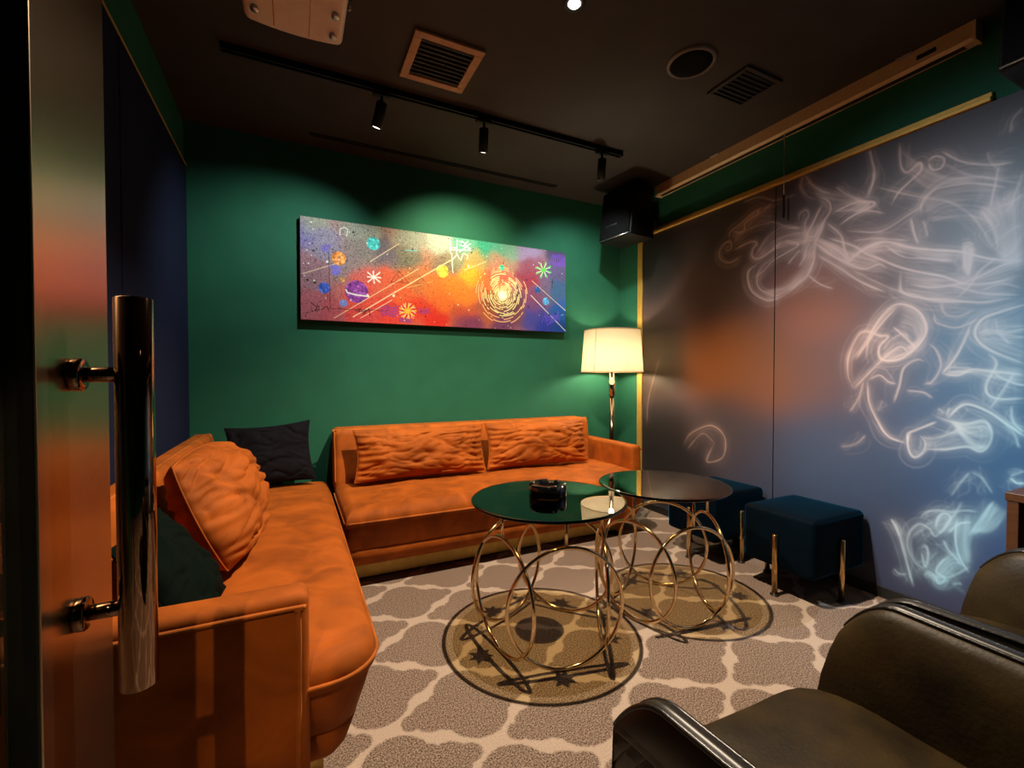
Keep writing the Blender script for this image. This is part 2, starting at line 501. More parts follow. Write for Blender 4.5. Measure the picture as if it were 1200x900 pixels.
# ------------------------------------------------------------------ smoke mural (printed boards on the right wall)
STROKES = [[90,7,[869,910,918,884,933,849,924,819,892,798,868,789,823,806,784,829,764,868,760,892]],
[80,8,[933,897,961,884,966,856,950,814,906,781,868,780,831,794,784,834]],
[60,7,[948,857,922,866,883,895,837,911,806,925,847,949]],
[50,7,[981,936,1031,923,1066,941,1073,969,1055,990,1032,994,1026,972,1043,966,1052,981]],
[70,9,[1017,962,970,972,944,970,936,959,949,948,951,925,928,914,884,931,851,950]],
[50,8,[1035,1004,1032,1024,998,1039,940,1064,935,1053,976,1037,981,1014,1003,1016,1026,1027]],
[45,8,[1015,1009,955,1016,904,1015,875,1009,833,981,790,972]],
[30,8,[988,1106,930,1103,881,1076,839,1071,808,1069]],
[30,7,[925,1073,935,1048,885,1073]],
[55,10,[807,986,803,1011,786,1016,780,999,790,981,786,950,765,935,741,966,722,993,726,1019,746,1038]],
[35,10,[758,1034,783,1055,800,1087,792,1114,775,1086,746,1055,719,1037]],
[50,12,[798,893,785,937,765,978,742,1020]],
[50,10,[781,889,765,914,745,946,734,984]],
[70,14,[851,946,815,927,781,927,757,925]],
[95,10,[757,925,702,882,676,848,659,859,632,872,591,877]],
[60,8,[733,968,695,920,684,877,672,847]],
[70,9,[760,917,717,873,672,839,638,820,608,825,590,810]],
[60,7,[756,883,701,837,644,786,590,751]],
[35,9,[780,833,747,801,708,780]],
[50,8,[725,920,666,885,631,853,591,828]],
[50,8,[718,984,667,995,633,987,620,975,667,963,703,946]],
[40,12,[712,1054,668,1010,633,983]],
[35,7,[636,996,627,1019,621,1062]],
[25,8,[684,929,632,910,592,899]],
[30,8,[718,992,633,964,592,943]],
[40,7,[837,875,815,897,798,910]],
[50,7,[806,860,789,886,785,907,773,925]],
[35,8,[637,999,620,1044,628,1098,638,1149]],
[50,12,[667,1004,631,980,667,969]],
[40,8,[617,1018,570,987,526,960,478,933,440,891,418,846,397,803]],
[45,9,[666,922,606,905,551,927,526,939,510,965,478,979,434,971,396,952,364,944]],
[40,9,[525,918,526,945,514,961,494,969,448,962,413,946,386,929]],
[35,7,[515,1034,506,1015,490,1014,487,1032,503,1044,517,1037]],
[40,8,[569,1105,566,1050,553,1028,531,1041,527,1023,548,1005,570,987,585,959]],
[45,8,[491,1049,456,1012,413,987,374,977]],
[30,8,[487,1022,448,982,406,955,364,930]],
[90,9,[665,851,635,873,596,877,546,850,504,834,457,818,410,792,361,776]],
[70,10,[635,861,586,822,545,797,483,769,445,746,396,742,361,749]],
[50,8,[596,869,559,832,512,816,461,799]],
[70,16,[454,834,444,835,435,828]],
[55,18,[450,826,449,796,447,774]],
[50,18,[439,823,440,794,445,761]],
[50,8,[563,800,560,751,523,729,475,717,423,704,376,706]],
[50,9,[545,765,503,749,445,751,393,774,362,781]],
[35,8,[545,919,538,880,529,851]],
[30,8,[521,907,512,862]],
[50,10,[429,907,412,892,398,859,418,846,404,814,384,795,362,835]],
[45,10,[426,901,405,852,397,803]],
[40,10,[411,816,378,844,363,849]],
[35,10,[400,981,403,954,412,892]],
[25,9,[384,1038,381,1064,366,1083]],
[30,8,[417,1016,413,996,400,972]],
[40,7,[665,822,614,783,567,752,510,727]],
[35,8,[666,898,615,890,542,865]],
[40,9,[399,897,379,899,363,912]],
[40,9,[423,728,393,737,361,722]],
[40,10,[475,752,423,723,360,709]],
[35,9,[395,877,382,891,373,925,364,957]],
[40,8,[459,719,438,745,424,771,397,794]],
[70,7,[660,516,673,550,672,602,652,651,633,661,604,648,586,644,604,621,603,594,585,585,555,592,526,621,512,655,523,692,548,715,574,719,600,696,623,655,632,606,627,578]],
[80,14,[561,718,539,709,521,686,514,656,519,631,538,607,559,597,585,588]],
[70,9,[660,516,636,545,603,583,577,609,559,618,546,602,555,602]],
[50,6,[664,590,642,623,614,670,587,705,561,717]],
[50,6,[656,590,627,638,595,685,569,713]],
[60,9,[577,667,560,649,538,622,534,617,546,612]],
[50,7,[599,610,581,635,555,649,543,633]],
[40,7,[670,453,650,488,636,539]],
[50,7,[629,539,625,484,606,436,583,401,543,387]],
[35,8,[626,539,603,550,584,534,567,529]],
[30,8,[573,482,562,524,554,566,530,586,513,580]],
[35,7,[517,530,501,535,486,570,494,605,510,625]],
[25,7,[689,359,653,372,629,401]],
[25,7,[595,488,606,458]],
[20,8,[549,514,516,510,497,496]],
[120,20,[355,691,391,680,417,670,430,648,426,624,403,600,353,570]],
[70,12,[409,596,397,573,411,532,408,509,388,501,352,505]],
[50,10,[400,668,394,636,374,608]],
[60,8,[484,553,464,584,450,617,437,658]],
[60,10,[484,553,456,550,435,562,409,559,353,550]],
[50,8,[484,555,468,567,429,564]],
[50,8,[371,555,389,514,407,477]],
[50,9,[402,559,392,546,370,533,352,529]],
[40,9,[499,689,495,669,465,654,444,659,423,670]],
[45,8,[561,774,561,748,519,726,473,712,424,707]],
[40,9,[488,717,480,687,458,679,430,690]],
[80,9,[500,461,470,449,441,446,414,454,402,432,406,404,419,388,440,395,476,384,515,379]],
[70,9,[521,408,499,406,469,420,451,436]],
[70,8,[473,453,455,479,438,487,407,473,378,448,351,425]],
[80,6,[521,411,511,394,516,371,531,358,541,372,544,400,538,417]],
[40,6,[543,390,544,411,527,423,488,447]],
[40,7,[489,476,477,463]],
[40,7,[470,478,475,458]],
[40,9,[374,488,372,457,354,433]],
[35,8,[384,452,369,431,362,401]],
[80,9,[574,200,561,179,547,126,536,81,528,52]],
[50,14,[574,200,565,182,556,160]],
[35,7,[567,81,556,73,540,79]],
[50,8,[502,99,527,113,541,144,538,178,519,204,500,198,491,185,476,205]],
[40,8,[519,216,507,235,486,245,465,247,440,257,418,260]],
[50,9,[491,201,485,230,474,241,465,232,485,187]],
[55,9,[515,149,506,157,502,134,508,108,515,145]],
[80,9,[505,82,508,88,499,100,489,92,483,79,472,95,487,105,478,131,466,147]],
[60,9,[476,182,467,162,452,145,444,133]],
[60,8,[453,235,456,193,449,153,432,122]],
[50,8,[446,275,456,249,479,193]],
[35,8,[460,88,443,96]],
[40,7,[465,281,449,315,433,344]],
[35,7,[433,344,414,330,398,301]],
[50,8,[434,204,418,242,396,291]],
[50,12,[374,342,364,333,353,336]],
[50,9,[374,345,353,360]],
[50,9,[467,200,450,225,429,235]],
[40,8,[508,92,466,101,427,143]],
[16,12,[1226,288,1189,337,1102,375,1046,341,1053,272,1118,247,1085,322]],
[13,10,[1207,276,1136,343,1077,309]],
[10,10,[1416,344,1405,459,1340,636]]]
SHEETS = [[90,14,[943,927,904,978,852,995,798,970],[918,912,870,928,815,927,765,927]],[90,16,[798,970,789,925,797,875],[733,972,756,920,764,868]],[70,12,[765,935,717,906,673,871,591,828],[765,918,709,863,665,830,590,799]],[50,12,[1026,1017,971,1050,930,1070,876,1061],[1020,976,965,1000,919,1020,875,1011]],[45,12,[792,1105,742,1061,682,1023,633,987],[746,1013,718,992,681,976,630,978]],[50,9,[922,810,854,816,806,855,781,897],[902,792,823,806,772,848,760,892]],[60,14,[666,875,591,878,524,842,457,818],[645,858,582,848,516,817,457,793]],[70,16,[567,801,483,774,410,769,359,803],[558,745,475,717,409,707,357,699]],[80,18,[426,906,411,863,397,822,390,774],[361,942,363,876,362,822,361,749]],[45,12,[521,928,494,959,441,954,392,932],[513,904,473,892,433,879,398,850]],[35,12,[571,1095,531,1041,486,992,427,964],[548,1016,514,977,478,968,427,959]],[80,10,[453,834,451,802,449,772],[435,828,436,798,443,761]],[100,14,[426,643,410,660,385,666,354,675],[423,624,396,604,377,590,353,576]],[55,10,[482,553,442,562,402,564,353,563],[478,553,435,555,402,546,352,533]],[100,14,[470,449,441,444,410,449,402,432],[455,431,440,409,423,390,410,401]],[35,8,[519,406,491,407,451,436],[515,379,476,385,440,397]],[60,10,[556,717,523,687,518,641,546,602],[569,671,543,658,530,632,555,607]],[40,8,[599,593,581,609,559,618],[585,585,563,592,546,599]],[60,12,[486,101,478,131,461,157,444,155],[483,79,466,94,455,121,438,128]],[90,14,[431,208,418,242,396,291],[418,216,395,231,374,275]],[60,12,[456,242,456,200,450,161,432,126],[418,260,423,222,431,190,430,160]],[35,10,[538,174,516,201,479,231,451,254],[518,144,497,179,473,195,451,228]]]
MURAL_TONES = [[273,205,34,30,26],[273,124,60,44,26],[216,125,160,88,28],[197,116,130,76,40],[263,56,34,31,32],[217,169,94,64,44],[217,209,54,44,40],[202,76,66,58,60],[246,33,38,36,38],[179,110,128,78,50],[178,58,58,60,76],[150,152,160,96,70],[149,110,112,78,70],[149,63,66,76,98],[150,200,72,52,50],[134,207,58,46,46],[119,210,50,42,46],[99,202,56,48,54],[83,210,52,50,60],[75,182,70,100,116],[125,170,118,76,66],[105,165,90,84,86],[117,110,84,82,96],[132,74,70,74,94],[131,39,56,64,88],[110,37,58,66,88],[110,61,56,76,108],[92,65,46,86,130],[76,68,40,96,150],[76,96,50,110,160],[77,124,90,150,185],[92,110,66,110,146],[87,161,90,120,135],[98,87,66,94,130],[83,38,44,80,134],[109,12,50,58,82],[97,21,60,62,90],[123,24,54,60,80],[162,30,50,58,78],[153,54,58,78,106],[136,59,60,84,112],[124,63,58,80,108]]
PAINT_TONES = [[0.029,0.048,150,150,130],[0.014,0.147,120,110,160],[0.078,0.239,140,130,150],[0.041,0.582,150,110,120],[0.026,0.867,172,95,105],[0.077,0.952,175,80,90],[0.192,0.048,150,150,135],[0.138,0.433,140,120,120],[0.192,0.293,130,120,115],[0.191,0.539,205,90,80],[0.191,0.735,218,80,60],[0.19,0.908,212,70,70],[0.356,0.055,145,145,130],[0.264,0.267,105,95,105],[0.338,0.317,112,108,92],[0.271,0.591,210,90,60],[0.355,0.543,190,110,60],[0.338,0.65,228,92,50],[0.355,0.826,222,58,40],[0.271,0.868,218,60,50],[0.461,0.064,165,175,155],[0.479,0.323,130,110,90],[0.443,0.545,225,115,50],[0.461,0.726,238,110,48],[0.442,0.915,218,48,40],[0.554,0.028,90,160,135],[0.632,0.039,50,150,120],[0.593,0.231,175,150,90],[0.526,0.227,140,140,110],[0.583,0.399,238,172,45],[0.554,0.651,248,130,48],[0.498,0.531,240,130,45],[0.554,0.815,205,85,60],[0.573,0.948,125,60,95],[0.693,0.058,70,155,130],[0.734,0.071,120,160,140],[0.713,0.219,185,130,105],[0.703,0.392,228,100,80],[0.632,0.495,235,110,60],[0.713,0.926,110,60,95],[0.819,0.039,155,135,175],[0.841,0.235,140,80,100],[0.83,0.355,150,50,70],[0.841,0.643,130,70,100],[0.841,0.79,70,70,150],[0.897,0.928,48,60,155],[0.954,-0.01,70,65,95],[0.954,0.259,95,85,125],[0.955,0.469,60,95,135],[0.978,0.765,35,90,165],[0.978,0.946,28,70,145],[0.662,0.794,180,90,60],[0.776,0.773,120,70,80],[0.897,0.424,110,90,120]]
PAINT_DISCS = [[0.226,0.182,0.0444,70,190,190],[0.115,0.373,0.0444,240,140,60],[0.47,0.392,0.0462,245,205,70],[0.171,0.691,0.0747,140,60,150],[0.07,0.68,0.0356,60,90,190],[0.129,0.817,0.0249,120,130,200],[0.126,0.581,0.0142,240,170,80],[0.708,0.277,0.0213,60,200,150],[0.905,0.63,0.0302,80,160,220],[0.866,0.497,0.0267,50,90,160]]
PAINT_LINES = [[[250,220,170],5,[0.159,0.95],[0.287,0.688],[0.503,0.257]],[[250,220,170],3,[0.099,0.972],[0.238,0.687],[0.381,0.393]],[[250,220,170],3,[0.183,0.958],[0.287,0.751]],[[240,170,110],3,[0.338,0.612],[0.434,0.513]],[[250,220,170],3,[0.215,0.371],[0.313,0.148]],[[250,220,170],3,[0.006,0.557],[0.115,0.416]],[[250,220,170],3,[0.841,0.395],[1.002,0.73]],[[245,240,230],4,[0.836,0.572],[1.002,0.988]],[[250,220,170],3,[0.554,0.353],[0.642,0.229]],[[35,25,25],3,[0.084,0.308],[0.086,0.64],[0.088,0.879]],[[35,25,25],3,[0.088,0.879],[0.175,0.874],[0.279,0.866]],[[35,25,25],5,[0.03,0.831],[0.048,0.875],[0.041,0.911],[0.059,0.889],[0.048,0.851]],[[35,25,25],4,[0.062,0.895],[0.077,0.857],[0.084,0.903]],[[35,25,25],5,[0.167,0.888],[0.183,0.86],[0.175,0.898],[0.198,0.882],[0.19,0.92],[0.21,0.855],[0.214,0.928]],[[35,25,25],3,[0.283,0.563],[0.313,0.44],[0.346,0.558],[0.283,0.563]],[[35,25,25],2,[0.3,0.545],[0.313,0.491],[0.328,0.545],[0.3,0.545]],[[35,25,25],2,[0.317,0.396],[0.337,0.313],[0.353,0.395],[0.317,0.396]],[[35,25,25],2,[0.372,0.551],[0.39,0.482],[0.412,0.548],[0.372,0.551]],[[245,240,230],6,[0.207,0.485],[0.247,0.573]],[[245,240,230],6,[0.207,0.583],[0.247,0.473]],[[245,240,230],6,[0.205,0.53],[0.249,0.527]],[[245,240,230],6,[0.225,0.467],[0.228,0.59]],[[245,240,230],5,[0.498,0.037],[0.5,0.183]],[[245,240,230],5,[0.498,0.117],[0.526,0.114]],[[245,240,230],5,[0.526,0.026],[0.524,0.174]],[[245,240,230],5,[0.535,0.035],[0.559,0.053]],[[245,240,230],5,[0.535,0.076],[0.578,0.1]],[[245,240,230],5,[0.547,0.031],[0.583,0.139]],[[245,240,230],5,[0.578,0.046],[0.535,0.157]],[[245,240,230],5,[0.505,0.181],[0.509,0.394]],[[245,240,230],5,[0.509,0.246],[0.526,0.187]],[[245,240,230],5,[0.526,0.187],[0.535,0.237]],[[245,240,230],5,[0.54,0.249],[0.55,0.165]],[[245,240,230],5,[0.55,0.165],[0.569,0.185]],[[245,240,230],5,[0.569,0.185],[0.564,0.228]],[[245,240,230],5,[0.498,0.143],[0.578,0.122]],[[245,240,230],5,[0.554,0.068],[0.569,0.022]],[[90,200,80],8,[0.894,0.248],[0.93,0.266]],[[245,240,230],3,[0.904,0.253],[0.924,0.277]],[[90,200,80],8,[0.894,0.248],[0.911,0.329]],[[245,240,230],3,[0.899,0.273],[0.905,0.328]],[[90,200,80],8,[0.894,0.248],[0.883,0.344]],[[245,240,230],3,[0.89,0.277],[0.879,0.332]],[[90,200,80],8,[0.894,0.248],[0.861,0.303]],[[245,240,230],3,[0.884,0.265],[0.862,0.287]],[[90,200,80],8,[0.894,0.248],[0.858,0.23]],[[245,240,230],3,[0.883,0.243],[0.863,0.219]],[[90,200,80],8,[0.894,0.248],[0.876,0.168]],[[245,240,230],3,[0.888,0.224],[0.882,0.168]],[[90,200,80],8,[0.894,0.248],[0.905,0.151]],[[245,240,230],3,[0.897,0.219],[0.908,0.164]],[[90,200,80],8,[0.894,0.248],[0.927,0.192]],[[245,240,230],3,[0.904,0.231],[0.926,0.209]],[[245,190,70],8,[0.342,0.855],[0.371,0.849]],[[245,240,230],3,[0.359,0.851],[0.37,0.875]],[[245,190,70],8,[0.342,0.855],[0.364,0.904]],[[245,240,230],3,[0.355,0.885],[0.357,0.925]],[[245,190,70],8,[0.342,0.855],[0.347,0.935]],[[245,240,230],3,[0.345,0.905],[0.338,0.942]],[[245,190,70],8,[0.342,0.855],[0.327,0.928]],[[245,240,230],3,[0.333,0.901],[0.32,0.918]],[[245,190,70],8,[0.342,0.855],[0.315,0.888]],[[245,240,230],3,[0.326,0.875],[0.313,0.864]],[[245,190,70],8,[0.342,0.855],[0.315,0.832]],[[245,240,230],3,[0.326,0.84],[0.319,0.806]],[[245,190,70],8,[0.342,0.855],[0.327,0.786]],[[245,240,230],3,[0.333,0.812],[0.335,0.771]],[[245,190,70],8,[0.342,0.855],[0.347,0.773]],[[245,240,230],3,[0.345,0.803],[0.355,0.774]],[[245,190,70],8,[0.342,0.855],[0.364,0.797]],[[245,240,230],3,[0.355,0.819],[0.369,0.815]],[[95,60,150],5,[0.25,0.834],[0.271,0.813],[0.291,0.834],[0.308,0.81]],[[95,60,150],5,[0.25,0.857],[0.271,0.835],[0.291,0.857],[0.308,0.833]],[[95,60,150],5,[0.25,0.879],[0.271,0.858],[0.291,0.879],[0.308,0.856]],[[95,60,150],5,[0.25,0.902],[0.271,0.881],[0.291,0.902],[0.308,0.879]],[[95,60,150],5,[0.25,0.925],[0.271,0.903],[0.291,0.925],[0.308,0.902]],[[95,60,150],5,[0.381,0.821],[0.398,0.836],[0.42,0.814]],[[95,60,150],5,[0.381,0.842],[0.398,0.857],[0.42,0.835]],[[95,60,150],5,[0.38,0.863],[0.398,0.878],[0.42,0.856]],[[95,60,150],5,[0.312,0.937],[0.354,0.945]],[[95,60,150],5,[0.312,0.952],[0.354,0.961]],[[95,60,150],5,[0.312,0.967],[0.354,0.976]],[[120,70,190],4,[0.925,0.164],[0.937,0.041],[0.945,0.187],[1.001,0.049]],[[120,70,190],4,[0.936,0.161],[0.947,0.037],[0.954,0.184],[1.001,0.07]],[[120,70,190],4,[0.946,0.157],[0.958,0.034],[0.964,0.181],[1.001,0.091]],[[120,70,190],4,[0.957,0.154],[0.968,0.03],[0.973,0.178],[1.001,0.112]],[[120,70,190],4,[0.967,0.15],[0.979,0.026],[0.982,0.175],[1.001,0.133]],[[120,70,190],4,[0.978,0.147],[0.989,0.022],[0.992,0.172],[1.001,0.154]],[[110,80,210],4,[0.886,0.9],[0.903,0.793],[0.914,0.925],[0.966,0.737]],[[110,80,210],4,[0.9,0.886],[0.914,0.791],[0.926,0.906],[0.966,0.764]],[[110,80,210],4,[0.913,0.872],[0.926,0.789],[0.937,0.886],[0.966,0.791]],[[110,80,210],4,[0.927,0.858],[0.937,0.787],[0.949,0.866],[0.966,0.818]],[[110,80,210],4,[0.941,0.843],[0.949,0.785],[0.961,0.846],[0.967,0.845]],[[110,80,210],4,[0.955,0.829],[0.961,0.783],[0.972,0.826],[0.967,0.872]],[[120,110,210],5,[0.089,0.449],[0.096,0.542],[0.104,0.456]],[[120,110,210],5,[0.093,0.447],[0.101,0.541],[0.109,0.454]],[[120,110,210],5,[0.098,0.446],[0.105,0.539],[0.114,0.453]],[[120,110,210],5,[0.102,0.445],[0.109,0.538],[0.119,0.451]],[[120,110,210],5,[0.107,0.443],[0.114,0.537],[0.125,0.449]],[[110,90,190],4,[0.057,0.294],[0.071,0.253],[0.064,0.327]],[[110,90,190],4,[0.062,0.299],[0.077,0.251],[0.07,0.325]],[[110,90,190],4,[0.068,0.304],[0.083,0.249],[0.077,0.322]],[[110,90,190],4,[0.074,0.309],[0.089,0.247],[0.083,0.32]],[[245,240,230],7,[0.137,0.68],[0.141,0.708],[0.171,0.725],[0.21,0.731],[0.205,0.712]],[[35,25,25],4,[0.926,0.381],[0.945,0.388]],[[35,25,25],4,[0.937,0.354],[0.935,0.459]],[[245,240,230],3,[0.119,0.139],[0.12,0.079],[0.132,0.054],[0.144,0.073],[0.14,0.143]],[[80,200,210],4,[0.334,0.211],[0.377,0.201]]]
SUN = [0.711, 0.601]


def srgb_arr(a):
    a = np.asarray(a, float) / 255
    return np.where(a <= 0.04045, a / 12.92, ((a + 0.055) / 1.055) ** 2.4)

def blur(img, sig):
    r = int(max(1, math.ceil(sig * 3)))
    k = np.exp(-0.5 * (np.arange(-r, r + 1) / sig) ** 2)
    k /= k.sum()
    p = np.pad(img, ((r, r), (0, 0)))
    out = sum(k[i] * p[i:i + img.shape[0]] for i in range(2 * r + 1))
    p = np.pad(out, ((0, 0), (r, r)))
    return sum(k[i] * p[:, i:i + img.shape[1]] for i in range(2 * r + 1))

def catmull(P, per):
    P = np.asarray(P, float)
    n = len(P)
    Q = np.vstack([2 * P[0] - P[1], P, 2 * P[-1] - P[-2]])
    out = []
    t = np.linspace(0, 1, per, endpoint=False)[:, None]
    for i in range(n - 1):
        a, b, c, d = Q[i], Q[i + 1], Q[i + 2], Q[i + 3]
        out.append(0.5 * (2 * b + (c - a) * t + (2 * a - 5 * b + 4 * c - d) * t * t + (3 * b - a - 3 * c + d) * t ** 3))
    return np.vstack(out)

def resample(C, step):
    seg = np.hypot(*(C[1:] - C[:-1]).T)
    s = np.concatenate([[0], np.cumsum(seg)])
    m = max(4, int(s[-1] / step))
    q = np.linspace(0, s[-1], m)
    return np.stack([np.interp(q, s, C[:, 0]), np.interp(q, s, C[:, 1])], 1), s[-1] / m

def smooth_noise(shape, sig, rng):
    n = blur(rng.standard_normal(shape), sig)
    return n / n.std()

def print_grid(name, place, nu, nv, colors, mat, parent):
    """a fine flat grid of printed surface; colors[nv, nu, 3] are base colours"""
    uu, vv = np.meshgrid(np.arange(nu) / (nu - 1), np.arange(nv) / (nv - 1))
    co = place(uu.ravel(), vv.ravel()) - np.array(wpos(parent))
    me = bpy.data.meshes.new(name)
    me.vertices.add(nu * nv)
    me.vertices.foreach_set('co', co.astype(np.float32).ravel())
    i = (np.arange(nv - 1)[:, None] * nu + np.arange(nu - 1)[None, :]).ravel()
    quads = np.stack([i, i + 1, i + nu + 1, i + nu], 1).astype(np.int32)
    nf = len(quads)
    me.loops.add(nf * 4)
    me.polygons.add(nf)
    me.loops.foreach_set('vertex_index', quads.ravel())
    me.polygons.foreach_set('loop_start', np.arange(nf, dtype=np.int32) * 4)
    me.update(calc_edges=True)
    at = me.color_attributes.new('print', 'FLOAT_COLOR', 'POINT')
    rgba = np.ones((nu * nv, 4), np.float32)
    rgba[:, :3] = np.clip(colors.reshape(-1, 3), 0, 1)
    at.data.foreach_set('color', rgba.ravel())
    me.materials.append(mat)
    me.validate()
    o = bpy.data.objects.new(name, me)
    COL.objects.link(o)
    o.parent = parent
    return o

MY0, MY1, MZ0, MZ1, RES = -0.10, 2.888, 0.055, 2.236, 0.0033
mw, mh = int((MY1 - MY0) / RES) + 1, int((MZ1 - MZ0) / RES) + 1

def smoke_field():
    rng = np.random.default_rng(7)
    bufs = {}
    def splat(C, w_mm, inten, taper=True):
        sig = max(0.75, w_mm / 2 / 1000 / RES * 0.55)
        key = min((0.75, 1.0, 1.4, 2.0, 3.0, 4.5, 7.0, 12.0), key=lambda k: abs(k - sig))
        buf = bufs.setdefault(key, np.zeros((mh, mw)))
        P, ds = resample(C, 0.0015)
        n = len(P)
        s = np.linspace(0, 1, n)
        wgt = np.ones(n)
        if taper:
            wgt = np.clip(np.minimum(s, 1 - s) / 0.12, 0.15, 1)
        wgt = wgt * (0.75 + 0.35 * np.sin(s * n * 0.006 + rng.uniform(0, 6)))
        x = (P[:, 0] - MY0) / RES
        y = (P[:, 1] - MZ0) / RES
        ok = (x > 1) & (x < mw - 3) & (y > 1) & (y < mh - 3)
        x, y, wgt = x[ok], y[ok], wgt[ok]
        val = wgt * inten * key * 2.507 * ds / RES
        x0, y0 = x.astype(int), y.astype(int)
        fx, fy = x - x0, y - y0
        for dx, dy, k in ((0, 0, (1 - fx) * (1 - fy)), (1, 0, fx * (1 - fy)), (0, 1, (1 - fx) * fy), (1, 1, fx * fy)):
            np.add.at(buf, (y0 + dy, x0 + dx), val * k)
    for inten, w, flat in STROKES:
        P = np.array(flat, float).reshape(-1, 2) * 0.002
        C = catmull(P, 14)
        i = inten / 100
        splat(C, w * 0.5, i * 1.25)
        splat(C, w * 5, i * 0.05)
        splat(C, w * 12, i * 0.03)
        tan = np.gradient(C, axis=0)
        nrm = np.stack([-tan[:, 1], tan[:, 0]], 1) / (np.hypot(tan[:, 0], tan[:, 1])[:, None] + 1e-9)
        u = np.linspace(0, 1, len(C))[:, None]
        side = rng.choice([-1, 1])
        ph = rng.uniform(0, 3)
        for k in range(8):      # a veil with one sharp edge
            off = side * 0.0026 * (k + 1) * (0.55 + 0.45 * np.sin(u * 2.6 + ph)) + 0.002 * np.sin(u * 9 + k)
            splat(C + nrm * off, 3, i * 0.09 * (1 - k / 8))
        for k in range(7):      # loose echo threads
            off = rng.choice([-1, 1]) * rng.uniform(0.008, 0.055) * np.sin(u * rng.uniform(1.5, 3.5) + rng.uniform(0, 3)) + 0.005 * np.sin(u * rng.uniform(6, 14) + rng.uniform(0, 6))
            splat(C + nrm * off, 3, i * 0.15 * rng.uniform(0.2, 1.0))
    for inten, n, fa, fb in SHEETS:
        A = catmull(np.array(fa, float).reshape(-1, 2) * 0.002, 20)
        Bc = catmull(np.array(fb, float).reshape(-1, 2) * 0.002, 20)
        A, _ = resample(A, 0.004); Bc, _ = resample(Bc, 0.004)
        m = max(len(A), len(Bc))
        q = np.linspace(0, 1, m)
        rs = lambda Z: np.stack([np.interp(q, np.linspace(0, 1, len(Z)), Z[:, k]) for k in (0, 1)], 1)
        A, Bc = rs(A), rs(Bc)
        for k in range(n * 4):
            t = (k + rng.random()) / (n * 4)
            C = A * (1 - t) + Bc * t
            C = C + 0.006 * np.sin(q * rng.uniform(4, 9) + rng.uniform(0, 6))[:, None] * np.array([0.3, 1.0])
            splat(C, rng.choice([3, 4, 5, 8, 26]), inten / 100 * 0.20 * rng.uniform(0.1, 1.0) ** 2)
    f = np.zeros((mh, mw))
    for k, b in bufs.items():
        f += blur(b, k)
    return f, rng

def mural_colors():
    f, rng = smoke_field()
    yy, zz = np.meshgrid(MY0 + np.arange(mw) * RES, MZ0 + np.arange(mh) * RES)
    num = np.zeros((mh, mw, 3)); den = np.zeros((mh, mw))
    for y, z, r, g, b in MURAL_TONES:  # printed tones, with lamplight mixed into the colour beside the floor lamp
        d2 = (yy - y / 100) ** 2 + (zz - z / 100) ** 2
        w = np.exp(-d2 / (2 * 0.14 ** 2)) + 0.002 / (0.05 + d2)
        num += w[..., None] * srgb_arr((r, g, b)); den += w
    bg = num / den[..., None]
    f = f + 0.30 * blur(f, 7) + 0.12 * blur(f, 18)      # soft haze between the wisps
    f = f * np.clip(1 + 0.18 * smooth_noise((mh, mw), 9, rng), 0.4, 1.6)
    a = 1 - np.exp(-1.7 * f)
    # smoke goes from rose-white on the far side to icy blue on the near lower side
    t = np.clip((1.30 - yy) / 0.75 + (1.35 - zz) * 0.45, 0, 1)[..., None]
    warm, mid, cool = srgb_arr((236, 198, 182)), srgb_arr((214, 206, 206)), srgb_arr((170, 222, 246))
    sm = np.where(t < 0.5, warm + (mid - warm) * t * 2, mid + (cool - mid) * (t * 2 - 1))
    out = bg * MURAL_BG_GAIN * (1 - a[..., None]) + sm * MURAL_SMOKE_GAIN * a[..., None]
    return out

MURAL_BG_GAIN, MURAL_SMOKE_GAIN = 1.0, 1.0
mcol = mural_colors()
M['print'] = print_mat('smoke_print_satin', 0.48)
SEAM = 1.750
for y0, y1, lab in ((SEAM + 0.003, MY1, 'dark smoke-print wall board beside the floor lamp, from the gold strip to the seam'),
                    (MY0, SEAM - 0.003, 'large smoke-print wall board with blue wisps behind the near stool and armchairs')):
    t = thing('smoke_mural_panel', lab, 'wall mural', (XR, (y0 + y1) / 2, MZ0), 'smoke mural boards')
    mesh('board', *box(XR - 0.009, XR, y0, y1, MZ0, MZ1), M['wallboard'], t, smooth=False)
    i0, i1 = int(round((y0 - MY0) / RES)), int(round((y1 - MY0) / RES))
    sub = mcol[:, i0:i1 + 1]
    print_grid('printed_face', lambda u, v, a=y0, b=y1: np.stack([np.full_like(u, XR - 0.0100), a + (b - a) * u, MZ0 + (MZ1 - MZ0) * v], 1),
               sub.shape[1], mh, sub, M['print'], t)

